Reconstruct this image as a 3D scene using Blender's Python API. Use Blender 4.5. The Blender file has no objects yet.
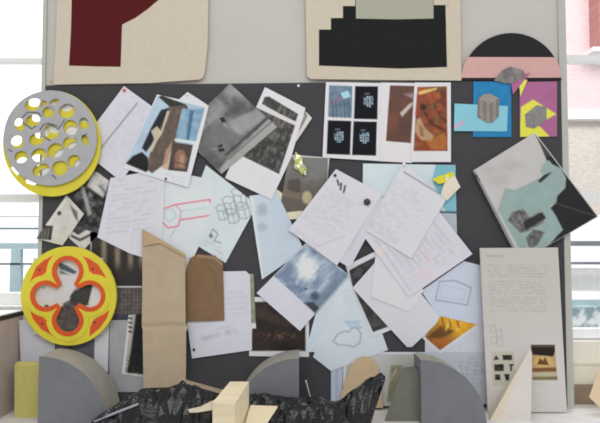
import bpy, bmesh, math, random
import numpy as np
from mathutils import Vector, Matrix

random.seed(7)
C = bpy.context.scene.collection
PI = math.pi
# ------------------------------------------------------------------ camera
F = 643.0                      # focal length in pixels of the 600 x 423 frame
PITCH = math.radians(3.0)
D0 = 2.57                      # distance from the pier wall (wall face is the plane Y = 0)
TZ = 0.80                      # height of the table top
CAMZ = TZ + 0.6407
cam = bpy.data.cameras.new('camera'); camo = bpy.data.objects.new('camera', cam); C.objects.link(camo)
cam.sensor_width = 36; cam.lens = 36 * F / 600
camo.location = (0, -D0, CAMZ); camo.rotation_euler = (PI / 2 + PITCH, 0, 0)
bpy.context.scene.camera = camo
CP, SP = math.cos(PITCH), math.sin(PITCH)

def P(x, y, Y=0.0):
    """survey point of the photograph -> place in the room on the vertical plane Y"""
    a = (x - 300.0) / F; b = -(y - 211.5) / F
    dy = CP - b * SP; dz = SP + b * CP
    t = (Y + D0) / dy
    return Vector((a * t, Y, CAMZ + dz * t))

def Pn(x, y, Y):
    a = (x - 300.0) / F; b = -(y - 211.5) / F
    dy = CP - b * SP; dz = SP + b * CP
    t = (Y + D0) / dy
    return np.stack([a * t, Y + 0 * t, CAMZ + dz * t], -1)

# ------------------------------------------------------------------ colour
K = 0.80                       # light level in the room
def lin(c):
    c = np.asarray(c, float) / 255.0
    return np.where(c <= 0.04045, c / 12.92, ((c + 0.055) / 1.055) ** 2.4)
def alb(c, k=K):
    return np.clip(lin(c) / k, 0.001, 0.92)

def nodes(name):
    m = bpy.data.materials.new(name); m.use_nodes = True
    nt = m.node_tree; b = nt.nodes['Principled BSDF']
    return m, nt, b

def mat(name, c, rough=0.7, var=0.06, scale=30, bump=0.0, bscale=120, spec=0.3, metal=0.0, k=K, stretch=None):
    """noise-varied procedural surface of colour c"""
    m, nt, b = nodes(name)
    tc = nt.nodes.new('ShaderNodeTexCoord'); src = tc.outputs['Object']
    if stretch:
        mp = nt.nodes.new('ShaderNodeMapping'); mp.inputs['Scale'].default_value = stretch
        nt.links.new(src, mp.inputs['Vector']); src = mp.outputs['Vector']
    n = nt.nodes.new('ShaderNodeTexNoise'); n.inputs['Scale'].default_value = scale; n.inputs['Detail'].default_value = 5
    nt.links.new(src, n.inputs['Vector'])
    r = nt.nodes.new('ShaderNodeValToRGB')
    a = alb(c, k)
    r.color_ramp.elements[0].position = 0.3; r.color_ramp.elements[1].position = 0.7
    r.color_ramp.elements[0].color = (*np.clip(a * (1 - var), 0, 1), 1); r.color_ramp.elements[1].color = (*np.clip(a * (1 + var), 0, 0.95), 1)
    nt.links.new(n.outputs['Fac'], r.inputs['Fac']); nt.links.new(r.outputs['Color'], b.inputs['Base Color'])
    b.inputs['Roughness'].default_value = rough; b.inputs['Specular IOR Level'].default_value = spec; b.inputs['Metallic'].default_value = metal
    if bump:
        n2 = nt.nodes.new('ShaderNodeTexNoise'); n2.inputs['Scale'].default_value = bscale; n2.inputs['Detail'].default_value = 6
        bp = nt.nodes.new('ShaderNodeBump'); bp.inputs['Strength'].default_value = bump; bp.inputs['Distance'].default_value = 0.002
        nt.links.new(src, n2.inputs['Vector']); nt.links.new(n2.outputs['Fac'], bp.inputs['Height']); nt.links.new(bp.outputs['Normal'], b.inputs['Normal'])
    return m

def print_mat(name, rough, spec):
    m, nt, b = nodes(name)
    at = nt.nodes.new('ShaderNodeAttribute'); at.attribute_name = 'Ink'
    tc = nt.nodes.new('ShaderNodeTexCoord')
    n = nt.nodes.new('ShaderNodeTexNoise'); n.inputs['Scale'].default_value = 90; n.inputs['Detail'].default_value = 3
    nt.links.new(tc.outputs['Object'], n.inputs['Vector'])
    r = nt.nodes.new('ShaderNodeValToRGB')
    r.color_ramp.elements[0].color = (0.95, 0.95, 0.95, 1); r.color_ramp.elements[1].color = (1, 1, 1, 1)
    mx = nt.nodes.new('ShaderNodeMix'); mx.data_type = 'RGBA'; mx.blend_type = 'MULTIPLY'; mx.inputs['Factor'].default_value = 1
    nt.links.new(n.outputs['Fac'], r.inputs['Fac'])
    nt.links.new(at.outputs['Color'], mx.inputs['A']); nt.links.new(r.outputs['Color'], mx.inputs['B'])
    nt.links.new(mx.outputs['Result'], b.inputs['Base Color'])
    b.inputs['Roughness'].default_value = rough; b.inputs['Specular IOR Level'].default_value = spec
    return m
PAPER = print_mat('printed_paper', 0.75, 0.2)
GLOSSY = print_mat('photo_paper', 0.45, 0.25)

# ------------------------------------------------------------------ mesh helpers
def tag(o, label=None, cat=None, group=None, kind=None):
    if label: o['label'] = label
    if cat: o['category'] = cat
    if group: o['group'] = group
    if kind: o['kind'] = kind
    return o
def empty(name, loc, label, cat, group=None, kind=None):
    o = bpy.data.objects.new(name, None); C.objects.link(o); o.location = loc
    o.empty_display_size = 0.02
    bpy.context.view_layer.update()
    return tag(o, label, cat, group, kind)
def link(name, me, m=None, parent=None):
    o = bpy.data.objects.new(name, me); C.objects.link(o)
    if m is not None:
        for mm in (m if isinstance(m, (list, tuple)) else [m]): me.materials.append(mm)
    if parent is not None:
        o.parent = parent
        base = parent
        loc = Vector(base.location)
        while base.parent is not None:
            base = base.parent; loc += Vector(base.location)
        o.location = -loc
    return o
def mesh_of(bm, name, smooth=False):
    bmesh.ops.recalc_face_normals(bm, faces=bm.faces)
    me = bpy.data.meshes.new(name); bm.to_mesh(me); bm.free()
    if smooth:
        for p in me.polygons: p.use_smooth = True
    return me
def hexa(bm, front, back, mi=0):
    """solid between two quads of points (any planar faces)"""
    f = [bm.verts.new(v) for v in front]; b = [bm.verts.new(v) for v in back]
    n = len(f); fs = [bm.faces.new(f), bm.faces.new(b[::-1])]
    for i in range(n):
        fs.append(bm.faces.new((f[i], b[i], b[(i + 1) % n], f[(i + 1) % n])))
    for q in fs: q.material_index = mi
    return fs
def box(bm, x0, x1, y0, y1, z0, z1, mi=0):
    return hexa(bm, [(x0, y0, z0), (x1, y0, z0), (x1, y0, z1), (x0, y0, z1)], [(x0, y1, z0), (x1, y1, z0), (x1, y1, z1), (x0, y1, z1)], mi)
def bevel(bm, w, seg=2):
    es = [e for e in bm.edges if len(e.link_faces) == 2 and e.calc_face_angle(0) > 0.5]
    bmesh.ops.bevel(bm, geom=es, offset=w, segments=seg, affect='EDGES', profile=0.7, clamp_overlap=True)
def prism(name, pts, Y, th, m, parent=None, bev=0.0, curved=False):
    """flat cut-out: survey outline on plane Y, thickness th backwards"""
    bm = bmesh.new()
    fr = [P(x, y, Y) for x, y in pts]
    hexa(bm, fr, [v + Vector((0, th, 0)) for v in fr])
    if bev: bevel(bm, bev, 2)
    return link(name, mesh_of(bm, name), m, parent)
def cutout(name, outer, holes, Y, th, m, parent=None, bev=0.0):
    """flat board with holes cut through; survey outlines on plane Y (front face)"""
    cu = bpy.data.curves.new(name, 'CURVE'); cu.dimensions = '2D'; cu.fill_mode = 'BOTH'
    cu.extrude = th / 2; cu.bevel_depth = bev; cu.bevel_resolution = 1
    for loop in [outer] + list(holes):
        s = cu.splines.new('POLY'); s.points.add(len(loop) - 1); s.use_cyclic_u = True
        for i, (x, y) in enumerate(loop):
            v = P(x, y, Y); s.points[i].co = (v.x, v.z, 0, 1)
    o = bpy.data.objects.new(name, cu); C.objects.link(o)
    dg = bpy.context.evaluated_depsgraph_get()
    me = bpy.data.meshes.new_from_object(o.evaluated_get(dg))
    bpy.data.objects.remove(o); bpy.data.curves.remove(cu)
    me.transform(Matrix(((1, 0, 0, 0), (0, 0, -1, Y + th / 2), (0, 1, 0, 0), (0, 0, 0, 1))))
    me.materials.clear(); me.name = name
    return link(name, me, m, parent)
def ell(cx, cy, rx, ry, n=48, a0=0.0, rot=0.0):
    out = []
    for i in range(n):
        t = a0 + 2 * PI * i / n; u, v = rx * math.cos(t), ry * math.sin(t)
        out.append((cx + u * math.cos(rot) - v * math.sin(rot), cy + u * math.sin(rot) + v * math.cos(rot)))
    return out

# ------------------------------------------------------------------ ink: colour laid into the sheet's own vertices
def h2(ix, iy, s):
    n = (ix.astype(np.int64) * 374761393 + iy.astype(np.int64) * 668265263 + s * 2246822519) & 0xffffffff
    n = ((n ^ (n >> 13)) * 1274126177) & 0xffffffff
    return ((n ^ (n >> 16)) & 0xffff) / 65535.0
def vn(x, y, s=0):
    ix, iy = np.floor(x), np.floor(y); fx, fy = x - ix, y - iy
    fx = fx * fx * (3 - 2 * fx); fy = fy * fy * (3 - 2 * fy)
    a = h2(ix, iy, s); b = h2(ix + 1, iy, s); c = h2(ix, iy + 1, s); d = h2(ix + 1, iy + 1, s)
    return (a * (1 - fx) + b * fx) * (1 - fy) + (c * (1 - fx) + d * fx) * fy
def fbm(x, y, s=0, o=3):
    v = 0; a = 0.5; t = 0
    for i in range(o):
        v = v + a * vn(x * 2 ** i, y * 2 ** i, s + i * 17); t += a; a *= 0.55
    return v / t

class Ink:
    def __init__(s, x, y): s.x, s.y = x, y; s.c = np.zeros((len(x), 3))
    def put(s, w, c):
        w = np.clip(w, 0, 1)[:, None]; s.c = s.c * (1 - w) + np.asarray(c, float) * w; return s
    def fill(s, c, n=0, sc=12, seed=1):
        s.c[:] = c
        if n: s.c += (fbm(s.x / sc, s.y / sc, seed)[:, None] - 0.5) * 2 * n
        return s
    def sd(s, pts):
        x, y = s.x, s.y; d = np.full(len(x), 1e9); ins = np.zeros(len(x), bool); n = len(pts)
        for i in range(n):
            (ax, ay), (bx, by) = pts[i], pts[(i + 1) % n]
            ex, ey = bx - ax, by - ay; L = ex * ex + ey * ey + 1e-9
            t = np.clip(((x - ax) * ex + (y - ay) * ey) / L, 0, 1)
            d = np.minimum(d, np.hypot(x - ax - t * ex, y - ay - t * ey))
            if ay != by:
                ins ^= ((ay > y) != (by > y)) & (x < ex * (y - ay) / (by - ay) + ax)
        return np.where(ins, -d, d)
    def poly(s, pts, c, soft=0.9, a=1.0, noise=0, sc=6, seed=3):
        w = np.clip(0.5 - s.sd(pts) / soft, 0, 1) * a
        c = np.asarray(c, float)
        if noise: c = c + (fbm(s.x / sc, s.y / sc, seed)[:, None] - 0.5) * 2 * noise
        return s.put(w, c)
    def line(s, pts, c, w=0.9, a=1.0, closed=False):
        d = np.full(len(s.x), 1e9); n = len(pts)
        for i in range(n if closed else n - 1):
            (ax, ay), (bx, by) = pts[i], pts[(i + 1) % n]
            ex, ey = bx - ax, by - ay; L = ex * ex + ey * ey + 1e-9
            t = np.clip(((s.x - ax) * ex + (s.y - ay) * ey) / L, 0, 1)
            d = np.minimum(d, np.hypot(s.x - ax - t * ex, s.y - ay - t * ey))
        return s.put(np.clip(1.0 - (d - w * 0.42) / 0.75, 0, 1) * a * 0.85, c)
    def ell(s, cx, cy, rx, ry, c, a=1.0, soft=0.25):
        r = np.hypot((s.x - cx) / rx, (s.y - cy) / ry)
        return s.put(np.clip((1 - r) / soft + 0.5, 0, 1) * a, c)
    def uv(s, o, u, v):
        ux, uy, vx, vy = u[0] - o[0], u[1] - o[1], v[0] - o[0], v[1] - o[1]
        det = ux * vy - uy * vx; dx, dy = s.x - o[0], s.y - o[1]
        return (dx * vy - dy * vx) / det, (ux * dy - uy * dx) / det
    def text(s, o, u, v, n, c=(120, 122, 130), a=0.5, seed=5, fillw=0.8, words=14):
        """n rows of small print in the frame o,u,v"""
        U, V = s.uv(o, u, v)
        row = np.floor(V * n); fr = V * n - row
        rag = fillw + (1 - fillw) * h2(row, row * 0 + 3, seed)
        w = (np.abs(fr - 0.5) < 0.30) & (U > 0) & (U < rag) & (V > 0) & (V < 1)
        k = vn(U * words, row * 7.3, seed); k = np.clip((k - 0.22) * 3, 0, 1)
        return s.put(w * k * a * 0.4, c)
    def table(s, o, u, v, nc, nr, c=(140, 142, 150), a=0.5, w=0.1):
        U, V = s.uv(o, u, v); q = (U > -0.01) & (U < 1.01) & (V > -0.01) & (V < 1.01)
        g = (np.abs((U * nc + 0.5) % 1 - 0.5) < w * nc / 10) | (np.abs((V * nr + 0.5) % 1 - 0.5) < w * nr / 10)
        return s.put((q & g) * a * 0.7, c)
    def pic(s, pts, fn):
        """paint fn(x,y)->rgb inside polygon"""
        w = np.clip(0.5 - s.sd(pts) / 0.9, 0, 1); return s.put(w, fn(s.x, s.y))
    def border(s, pts, c, w=2.0, a=1.0):
        d = -s.sd(pts); return s.put(np.clip(1 - (d - w) / 0.8, 0, 1) * a, c)

STEP = 0.0024
def LY(l): return -0.016 - l * STEP

def sheet(name, label, cat, pts, layer, paint, group=None, mat_=None, d=0.85, curl=0.0, lift=None, Y=None, parent=None, gain=1.035):
    """thin printed sheet on the board; pts = outline (4 points: mapped grid; more: clipped grid)"""
    Y0 = LY(layer) if Y is None else Y
    pts = [tuple(map(float, p)) for p in pts]
    if len(pts) == 4:
        L = lambda i, j: math.hypot(pts[i][0] - pts[j][0], pts[i][1] - pts[j][1])
        nu = max(6, int(max(L(0, 1), L(3, 2)) / d)); nv = max(6, int(max(L(0, 3), L(1, 2)) / d))
        U, V = np.meshgrid(np.linspace(0, 1, nu + 1), np.linspace(0, 1, nv + 1)); U = U.ravel(); V = V.ravel()
        q = np.array(pts)
        xy = (q[0] * ((1 - U) * (1 - V))[:, None] + q[1] * (U * (1 - V))[:, None] + q[2] * (U * V)[:, None] + q[3] * ((1 - U) * V)[:, None])
        x, y = xy[:, 0], xy[:, 1]
        i = np.arange(nu)[None, :] + np.arange(nv)[:, None] * (nu + 1); i = i.ravel()
        quads = np.stack([i, i + nu + 1, i + nu + 2, i + 1], 1)
    else:
        bm = bmesh.new()
        xs = [p[0] for p in pts]; ys = [p[1] for p in pts]
        gx = np.linspace(min(xs), max(xs), max(4, int((max(xs) - min(xs)) / d))); gy = np.linspace(min(ys), max(ys), max(4, int((max(ys) - min(ys)) / d)))
        vs = [[bm.verts.new((a, b, 0)) for a in gx] for b in gy]
        for r in range(len(gy) - 1):
            for c in range(len(gx) - 1): bm.faces.new((vs[r][c], vs[r + 1][c], vs[r + 1][c + 1], vs[r][c + 1]))
        cx = sum(xs) / len(xs); cy = sum(ys) / len(ys)
        for k in range(len(pts)):
            a = Vector((*pts[k], 0)); b = Vector((*pts[(k + 1) % len(pts)], 0)); e = b - a
            nrm = Vector((e.y, -e.x, 0))
            if nrm.dot(Vector((cx, cy, 0)) - a) > 0: nrm = -nrm
            bmesh.ops.bisect_plane(bm, geom=bm.verts[:] + bm.edges[:] + bm.faces[:], dist=1e-5, plane_co=a, plane_no=nrm, clear_outer=True)
        bm.verts.ensure_lookup_table(); bm.verts.index_update()
        co = np.array([v.co[:] for v in bm.verts]); x, y = co[:, 0], co[:, 1]
        quads = [[v.index for v in f.verts] for f in bm.faces]
        bm.free()
        U = (x - min(xs)) / (max(xs) - min(xs)); V = (y - min(ys)) / (max(ys) - min(ys))
    w = Pn(x, y, np.full(len(x), Y0))
    if curl:      # sheet waves a little off the board
        w[:, 1] -= curl * (0.5 + 0.5 * np.sin(U * 3.1 + layer) * np.cos(V * 2.7 + layer * 1.7))
    if lift:      # one free corner bends towards the room: (x, y, radius, height)
        lx, ly, lr, lh = lift
        t = np.clip(1 - np.hypot(x - lx, y - ly) / lr, 0, 1); w[:, 1] -= lh * t * t
    ink = Ink(x, y); paint(ink)
    col = np.ones((len(x), 4), np.float32); col[:, :3] = alb(np.clip(ink.c * gain, 2, 240))
    me = bpy.data.meshes.new(name)
    c0 = w.mean(0); w = w - c0
    me.from_pydata(w.tolist(), [], [list(map(int, f)) for f in quads])
    at = me.color_attributes.new('Ink', 'FLOAT_COLOR', 'POINT'); at.data.foreach_set('color', col.ravel())
    for p in me.polygons: p.use_smooth = True
    me.update()
    o = link(name, me, mat_ or PAPER, parent)
    o.location = Vector(o.location) + Vector(c0) if parent is not None else Vector(c0)
    if parent is None: tag(o, label, cat, group or GROUPS.get(name))
    return o
GROUPS = {'text_page': 'typed pages on the board', 'blank_page': 'blank pages on the board', 'photo_print': 'photo prints on the board', 'photo_sheet': 'photo sheets near the top of the board', 'sketch_page': 'sketch pages on the board'}

WHITE = (206, 206, 212); BLUEW = (198, 207, 216); CREAM = (208, 198, 178)
# ------------------------------------------------------------------ setting
M_wall = mat('wall_paint', (190, 186, 181), 0.8, 0.03, 3, 0.25, 160)
M_trim = mat('grey_gloss_paint', (178, 179, 173), 0.5, 0.03, 5)
M_winwhite = mat('white_window_paint', (225, 226, 228), 0.45, 0.02, 5)
M_board = mat('charcoal_felt', (72, 72, 75), 0.95, 0.10, 160, 0.5, 900, spec=0.1)
M_table = mat('grey_worktop', (214, 212, 210), 0.6, 0.08, 12)
M_floor = mat('floor_boards', (120, 105, 90), 0.6, 0.15, 4)

def struct(name, bm, m, parent=None):
    o = link(name, mesh_of(bm, name), m, parent)
    if parent is None: o['kind'] = 'structure'
    return o
xl = P(43, 150).x - 0.005; xr = P(567.5, 200).x
bm = bmesh.new(); box(bm, xl, xr, 0, 0.34, 0, 3.2); struct('wall_back', bm, M_wall)
bm = bmesh.new()
box(bm, xl - 1.6, xl - 1.3, 0, 0.34, 0, 3.2); struct('wall_left', bm, M_wall)
bm = bmesh.new()
box(bm, xr + 1.3, xr + 1.6, 0, 0.34, 0, 3.2); struct('wall_right', bm, M_wall)
bm = bmesh.new(); box(bm, -3, 3, -3.6, 0.34, -0.1, 0); struct('floor', bm, M_floor)
# under-window walls
for n, a, b in (('wall_under_left', xl - 1.3, xl), ('wall_under_right', xr, xr + 1.3)):
    bm = bmesh.new(); box(bm, a, b, 0.16, 0.34, 0, TZ + 0.02); struct(n, bm, M_wall)
# architrave strip at the right edge of the pier
bm = bmesh.new()
x0 = P(561, 200).x
box(bm, x0, xr + 0.004, -0.012, 0.0, TZ, 3.2); struct('trim_1', bm, M_trim)
bm = bmesh.new()
box(bm, xl - 0.004, xl + 0.012, -0.010, 0.0, TZ, 3.2); struct('trim_2', bm, M_trim)

# worktop running below the board and into the window bays
bm = bmesh.new(); box(bm, -1.85, 1.85, -0.62, -0.0005, TZ - 0.03, TZ)
wt = link('worktop', mesh_of(bm, 'worktop'), M_table)
tag(wt, 'grey worktop shelf under the pinboard carrying blocks and bags', 'worktop')
bm = bmesh.new()
for sx in (-1, 1):
    for ya in (-0.58, -0.12):
        bm = bmesh.new(); box(bm, sx * 1.7 - 0.03, sx * 1.7 + 0.03, ya, ya + 0.08, 0, TZ - 0.031); link('leg', mesh_of(bm, 'leg'), M_table, wt)
for n_, a, b_ in (('trim_4', -1.85, xl - 0.006), ('trim_5', xr + 0.006, 1.85)):
    bm = bmesh.new(); box(bm, a, b_, 0.001, 0.099, TZ - 0.03, TZ); struct(n_, bm, M_table)

def pz(y, Y): return P(300, y, Y).z
WY = 0.17    # window plane
M_glass, nt, b = nodes('window_glass')
nt.nodes.remove(b)
tr = nt.nodes.new('ShaderNodeBsdfTransparent'); gl = nt.nodes.new('ShaderNodeBsdfGlossy'); mxs = nt.nodes.new('ShaderNodeMixShader'); mxs.inputs[0].default_value = 0.05
gl.inputs['Roughness'].default_value = 0.02
nt.links.new(tr.outputs[0], mxs.inputs[1]); nt.links.new(gl.outputs[0], mxs.inputs[2])
nt.links.new(mxs.outputs[0], nt.nodes['Material Output'].inputs['Surface'])

def window(name, xa, xb, bars, bottom_y, near):
    """sash window between xa and xb; bars = (y_top, y_bottom) heights of the horizontal rails"""
    w = empty(name, ((xa + xb) / 2, WY, TZ), None, None, kind='structure')
    bm = bmesh.new()
    z0 = pz(bottom_y, WY); z1 = 3.1
    sw = 0.035
    box(bm, xa, xa + sw, WY, WY + 0.06, z0, z1); box(bm, xb - sw, xb, WY, WY + 0.06, z0, z1)
    box(bm, xa + sw, xb - sw, WY, WY + 0.06, z1 - 0.06, z1)
    for a, b_ in bars: box(bm, xa + sw, xb - sw, WY + 0.005, WY + 0.055, pz(b_, WY), pz(a, WY))
    struct('window_frame', bm, M_winwhite, w)
    bm = bmesh.new(); box(bm, xa, xb, 0.10, WY + 0.12, TZ + 0.001, z0)
    struct('window_sill', bm, M_winwhite, w)
    bm = bmesh.new(); box(bm, xa + sw, xb - sw, WY + 0.030, WY + 0.034, z0, z1 - 0.06)
    struct('pane', bm, M_glass, w)
    return w
w1 = window('window_1', xl - 1.3, xl - 0.002, [(57.5, 61.5), (194, 202), (293, 305)], 305, 0)
w2 = window('window_2', xr + 0.002, xr + 1.3, [(54.5, 61), (192, 202), (329, 338)], 340, 0)
# panelled apron below the right window
bm = bmesh.new(); M_apron = mat('cream_apron_paint', (232, 222, 210), 0.5, 0.03, 5)
za, zb = pz(384, 0.09), pz(341, 0.09)
box(bm, xr + 0.004, xr + 1.29, 0.08, 0.0999, za, zb)
box(bm, xr + 0.004, xr + 1.29, 0.07, 0.08, (za + zb) / 2 - 0.004, (za + zb) / 2 + 0.006)
struct('trim_3', bm, M_apron)
bm = bmesh.new(); M_brown = mat('brown_skirting', (142, 126, 112), 0.6, 0.1, 20)
box(bm, xr + 0.004, xr + 1.29, 0.06, 0.0999, TZ + 0.001, za - 0.001); struct('baseboard_right', bm, M_brown)

# pinboard
bq = [(46, 85.5), (561, 80), (567.5, 407), (37.5, 407)]
bm = bmesh.new(); fr = [P(x, y, -0.0125) for x, y in bq]
hexa(bm, fr, [v + Vector((0, 0.012, 0)) for v in fr]); bevel(bm, 0.002, 2)
pb = link('pinboard', mesh_of(bm, 'pinboard'), M_board); tag(pb, 'large charcoal grey felt pinboard covered with pinned sheets', 'pinboard')

# ------------------------------------------------------------------ outside
KO = 1.0
M_pink, nt, b = nodes('pink_brickwork')
tc = nt.nodes.new('ShaderNodeTexCoord'); mp = nt.nodes.new('ShaderNodeMapping'); mp.inputs['Rotation'].default_value = (PI / 2, 0, 0)
br = nt.nodes.new('ShaderNodeTexBrick'); br.inputs['Scale'].default_value = 10
br.inputs['Color1'].default_value = (0.70, 0.50, 0.51, 1); br.inputs['Color2'].default_value = (0.74, 0.57, 0.58, 1); br.inputs['Mortar'].default_value = (0.80, 0.70, 0.72, 1)
br.inputs['Mortar Size'].default_value = 0.03
nt.links.new(tc.outputs['Object'], mp.inputs['Vector']); nt.links.new(mp.outputs['Vector'], br.inputs['Vector']); nt.links.new(br.outputs['Color'], b.inputs['Base Color'])
b.inputs['Roughness'].default_value = 0.9
M_red, nt, b = nodes('red_brickwork')
tc = nt.nodes.new('ShaderNodeTexCoord'); mp = nt.nodes.new('ShaderNodeMapping'); mp.inputs['Rotation'].default_value = (PI / 2, 0, 0)
br = nt.nodes.new('ShaderNodeTexBrick'); br.inputs['Scale'].default_value = 6
br.inputs['Color1'].default_value = (0.38, 0.13, 0.11, 1); br.inputs['Color2'].default_value = (0.44, 0.19, 0.17, 1); br.inputs['Mortar'].default_value = (0.5, 0.30, 0.28, 1)
nt.links.new(tc.outputs['Object'], mp.inputs['Vector']); nt.links.new(mp.outputs['Vector'], br.inputs['Vector']); nt.links.new(br.outputs['Color'], b.inputs['Base Color'])
b.inputs['Roughness'].default_value = 0.9
M_creambrick, nt, b = nodes('cream_brickwork')
tc = nt.nodes.new('ShaderNodeTexCoord'); mp = nt.nodes.new('ShaderNodeMapping'); mp.inputs['Rotation'].default_value = (PI / 2, 0, 0)
br = nt.nodes.new('ShaderNodeTexBrick'); br.inputs['Scale'].default_value = 11
br.inputs['Color1'].default_value = (0.62, 0.56, 0.49, 1); br.inputs['Color2'].default_value = (0.50, 0.45, 0.41, 1); br.inputs['Mortar'].default_value = (0.72, 0.68, 0.62, 1)
nt.links.new(tc.outputs['Object'], mp.inputs['Vector']); nt.links.new(mp.outputs['Vector'], br.inputs['Vector']); nt.links.new(br.outputs['Color'], b.inputs['Base Color'])
b.inputs['Roughness'].default_value = 0.9
M_stone = mat('pale_stone', (205, 205, 205), 0.8, 0.06, 6)
M_render = mat('white_render', (232, 234, 235), 0.8, 0.03, 2)
M_teal = mat('teal_grey_metal', (140, 162, 168), 0.5, 0.08, 10)
M_dark = mat('dark_metal', (96, 104, 110), 0.5, 0.08, 10)
M_cyan = mat('pale_cyan_cladding', (205, 228, 230), 0.6, 0.05, 4)
BY = 5.0
def bx_px(bm, xa, xb, ya, yb, Y, th=0.3, mi=0):
    a = P(xa, ya, Y); b_ = P(xb, yb, Y); box(bm, a.x, b_.x, Y, Y + th, b_.z, a.z, mi)
bl = empty('brick_building', P(620, 300, BY), 'pink and cream brick building seen through the right window', 'building')
bm = bmesh.new(); bx_px(bm, 480, 900, -160, 109, BY); link('upper_wall', mesh_of(bm, 'upper_wall'), M_pink, bl)
bm = bmesh.new(); bx_px(bm, 594.5, 900, -160, 46, BY - 0.25, 0.249); link('side_bay', mesh_of(bm, 'side_bay'), M_red, bl)
bm = bmesh.new(); bx_px(bm, 593, 900, 46.5, 51, BY - 0.35, 0.349); link('bay_ledge', mesh_of(bm, 'bay_ledge'), M_stone, bl)
bm = bmesh.new(); bx_px(bm, 480, 900, 109, 119, BY - 0.12, 0.4); link('stone_band', mesh_of(bm, 'stone_band'), M_stone, bl)
bm = bmesh.new(); bx_px(bm, 480, 900, 119.5, 214, BY); link('lower_wall', mesh_of(bm, 'lower_wall'), M_creambrick, bl)
bm = bmesh.new(); bx_px(bm, 480, 900, 214.5, 420, BY - 0.1, 0.4); link('plinth', mesh_of(bm, 'plinth'), M_render, bl)
# balcony outside the right window
rb = empty('roof_railing', P(620, 330, 2.2), 'grey rails and ledge with painted bluish reflections just outside the right window', 'railing')
bm = bmesh.new(); bx_px(bm, 500, 900, 241, 246, 2.2, 0.05); bx_px(bm, 500, 900, 262, 264.5, 2.2, 0.05); link('rail', mesh_of(bm, 'rail'), M_dark, rb)
bm = bmesh.new(); bx_px(bm, 500, 900, 268, 291, 2.3, 0.05); link('cream_panel', mesh_of(bm, 'cream_panel'), mat('cream_cladding', (228, 230, 220), 0.6), rb)
bm = bmesh.new(); bx_px(bm, 500, 900, 300, 306, 2.2, 0.05); link('rail', mesh_of(bm, 'rail'), M_teal, rb)
M_ledge_refl, nt, b = nodes('reflection_ledge')  # mottled teal and pale colour paints bluish reflections onto the ledge
tc = nt.nodes.new('ShaderNodeTexCoord'); nz = nt.nodes.new('ShaderNodeTexNoise'); nz.inputs['Scale'].default_value = 14
rp = nt.nodes.new('ShaderNodeValToRGB'); rp.color_ramp.elements[0].position = 0.4; rp.color_ramp.elements[1].position = 0.6
rp.color_ramp.elements[0].color = (0.20, 0.30, 0.34, 1); rp.color_ramp.elements[1].color = (0.7, 0.76, 0.78, 1)
nt.links.new(tc.outputs['Object'], nz.inputs['Vector']); nt.links.new(nz.outputs['Fac'], rp.inputs['Fac']); nt.links.new(rp.outputs['Color'], b.inputs['Base Color'])
b.inputs['Roughness'].default_value = 0.3
bm = bmesh.new(); bx_px(bm, 500, 900, 306.5, 345, 2.15, 0.1); link('ledge', mesh_of(bm, 'ledge'), M_ledge_refl, rb)
# left: white house front and a balcony rail
wh = empty('white_building', P(0, 300, BY), 'bright white rendered house front seen through the left window', 'building')
bm = bmesh.new(); bx_px(bm, -420, 150, -200, 216, BY); link('wall', mesh_of(bm, 'wall'), M_render, wh)
bm = bmesh.new(); bx_px(bm, -420, 150, 217, 400, BY - 0.1); link('lower_wall', mesh_of(bm, 'lower_wall'), M_cyan, wh)
lb = empty('balcony_railing', P(0, 300, 2.0), 'teal grey balcony rail with post and thin wires outside the left window', 'railing')
bm = bmesh.new(); bx_px(bm, -300, 120, 243, 249, 2.0, 0.05); link('handrail', mesh_of(bm, 'handrail'), M_teal, lb)
bm = bmesh.new(); bx_px(bm, -300, 120, 227.5, 229.5, 2.0, 0.02); link('wire', mesh_of(bm, 'wire'), M_dark, lb)
bm = bmesh.new(); bx_px(bm, -300, 120, 263, 265, 2.0, 0.02); link('wire', mesh_of(bm, 'wire'), M_dark, lb)
for xx in (-120, -55, 10, 75):
    bm = bmesh.new(); bx_px(bm, xx + 1, xx + 10, 249.2, 262.8, 2.0, 0.05); bx_px(bm, xx, xx + 9, 262.8, 330, 2.0, 0.05); link('post', mesh_of(bm, 'post'), M_teal, lb)
bm = bmesh.new(); box(bm, -9, 9, 1.2, 8, -1.2, -1.0); o = link('ground', mesh_of(bm, 'ground'), M_stone); o['kind'] = 'structure'

# ------------------------------------------------------------------ big cloth / card works at the top
M_canvas = mat('cream_canvas', (199, 189, 171), 0.9, 0.03, 40, 0.3, 700)
M_maroon = mat('maroon_felt', (84, 30, 31), 0.95, 0.08, 120, spec=0.1)
M_black = mat('black_felt', (36, 38, 37), 0.95, 0.12, 120, spec=0.1)
M_sage = mat('grey_green_felt', (166, 166, 150), 0.95, 0.05, 120, spec=0.1)
def arc(cx, cy, r, a0, a1, n=14, ry=None):
    ry = ry or r
    return [(cx + r * math.cos(math.radians(a0 + (a1 - a0) * i / n)), cy + ry * math.sin(math.radians(a0 + (a1 - a0) * i / n))) for i in range(n + 1)]
b1 = empty('canvas_hanging', P(130, 83, -0.022), 'cream canvas hanging with a maroon arch shape, at upper left', 'hanging', 'cream canvas hangings')
prism('canvas', [(59.5, -90), (210, -90), (207.5, 45), (205, 70), (203, 77.5), (199.5, 79.5), (150, 83), (53, 84.5), (56, 40)], -0.0215, 0.004, M_canvas, b1)
prism('maroon_applique', [(73, -60), (185, -60)] + [(176, -25), (167, -8), (157, 1), (147, 9.5), (135, 18), (122, 24.5)] + [(120.5, 66.7), (95, 66.3), (69, 65.5), (71, 30)], -0.0225, 0.0009, M_maroon, b1)
b2 = empty('canvas_hanging', P(384, 79, -0.022), 'cream canvas hanging with black stepped shape and grey-green block, top centre', 'hanging', 'cream canvas hangings')
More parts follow.
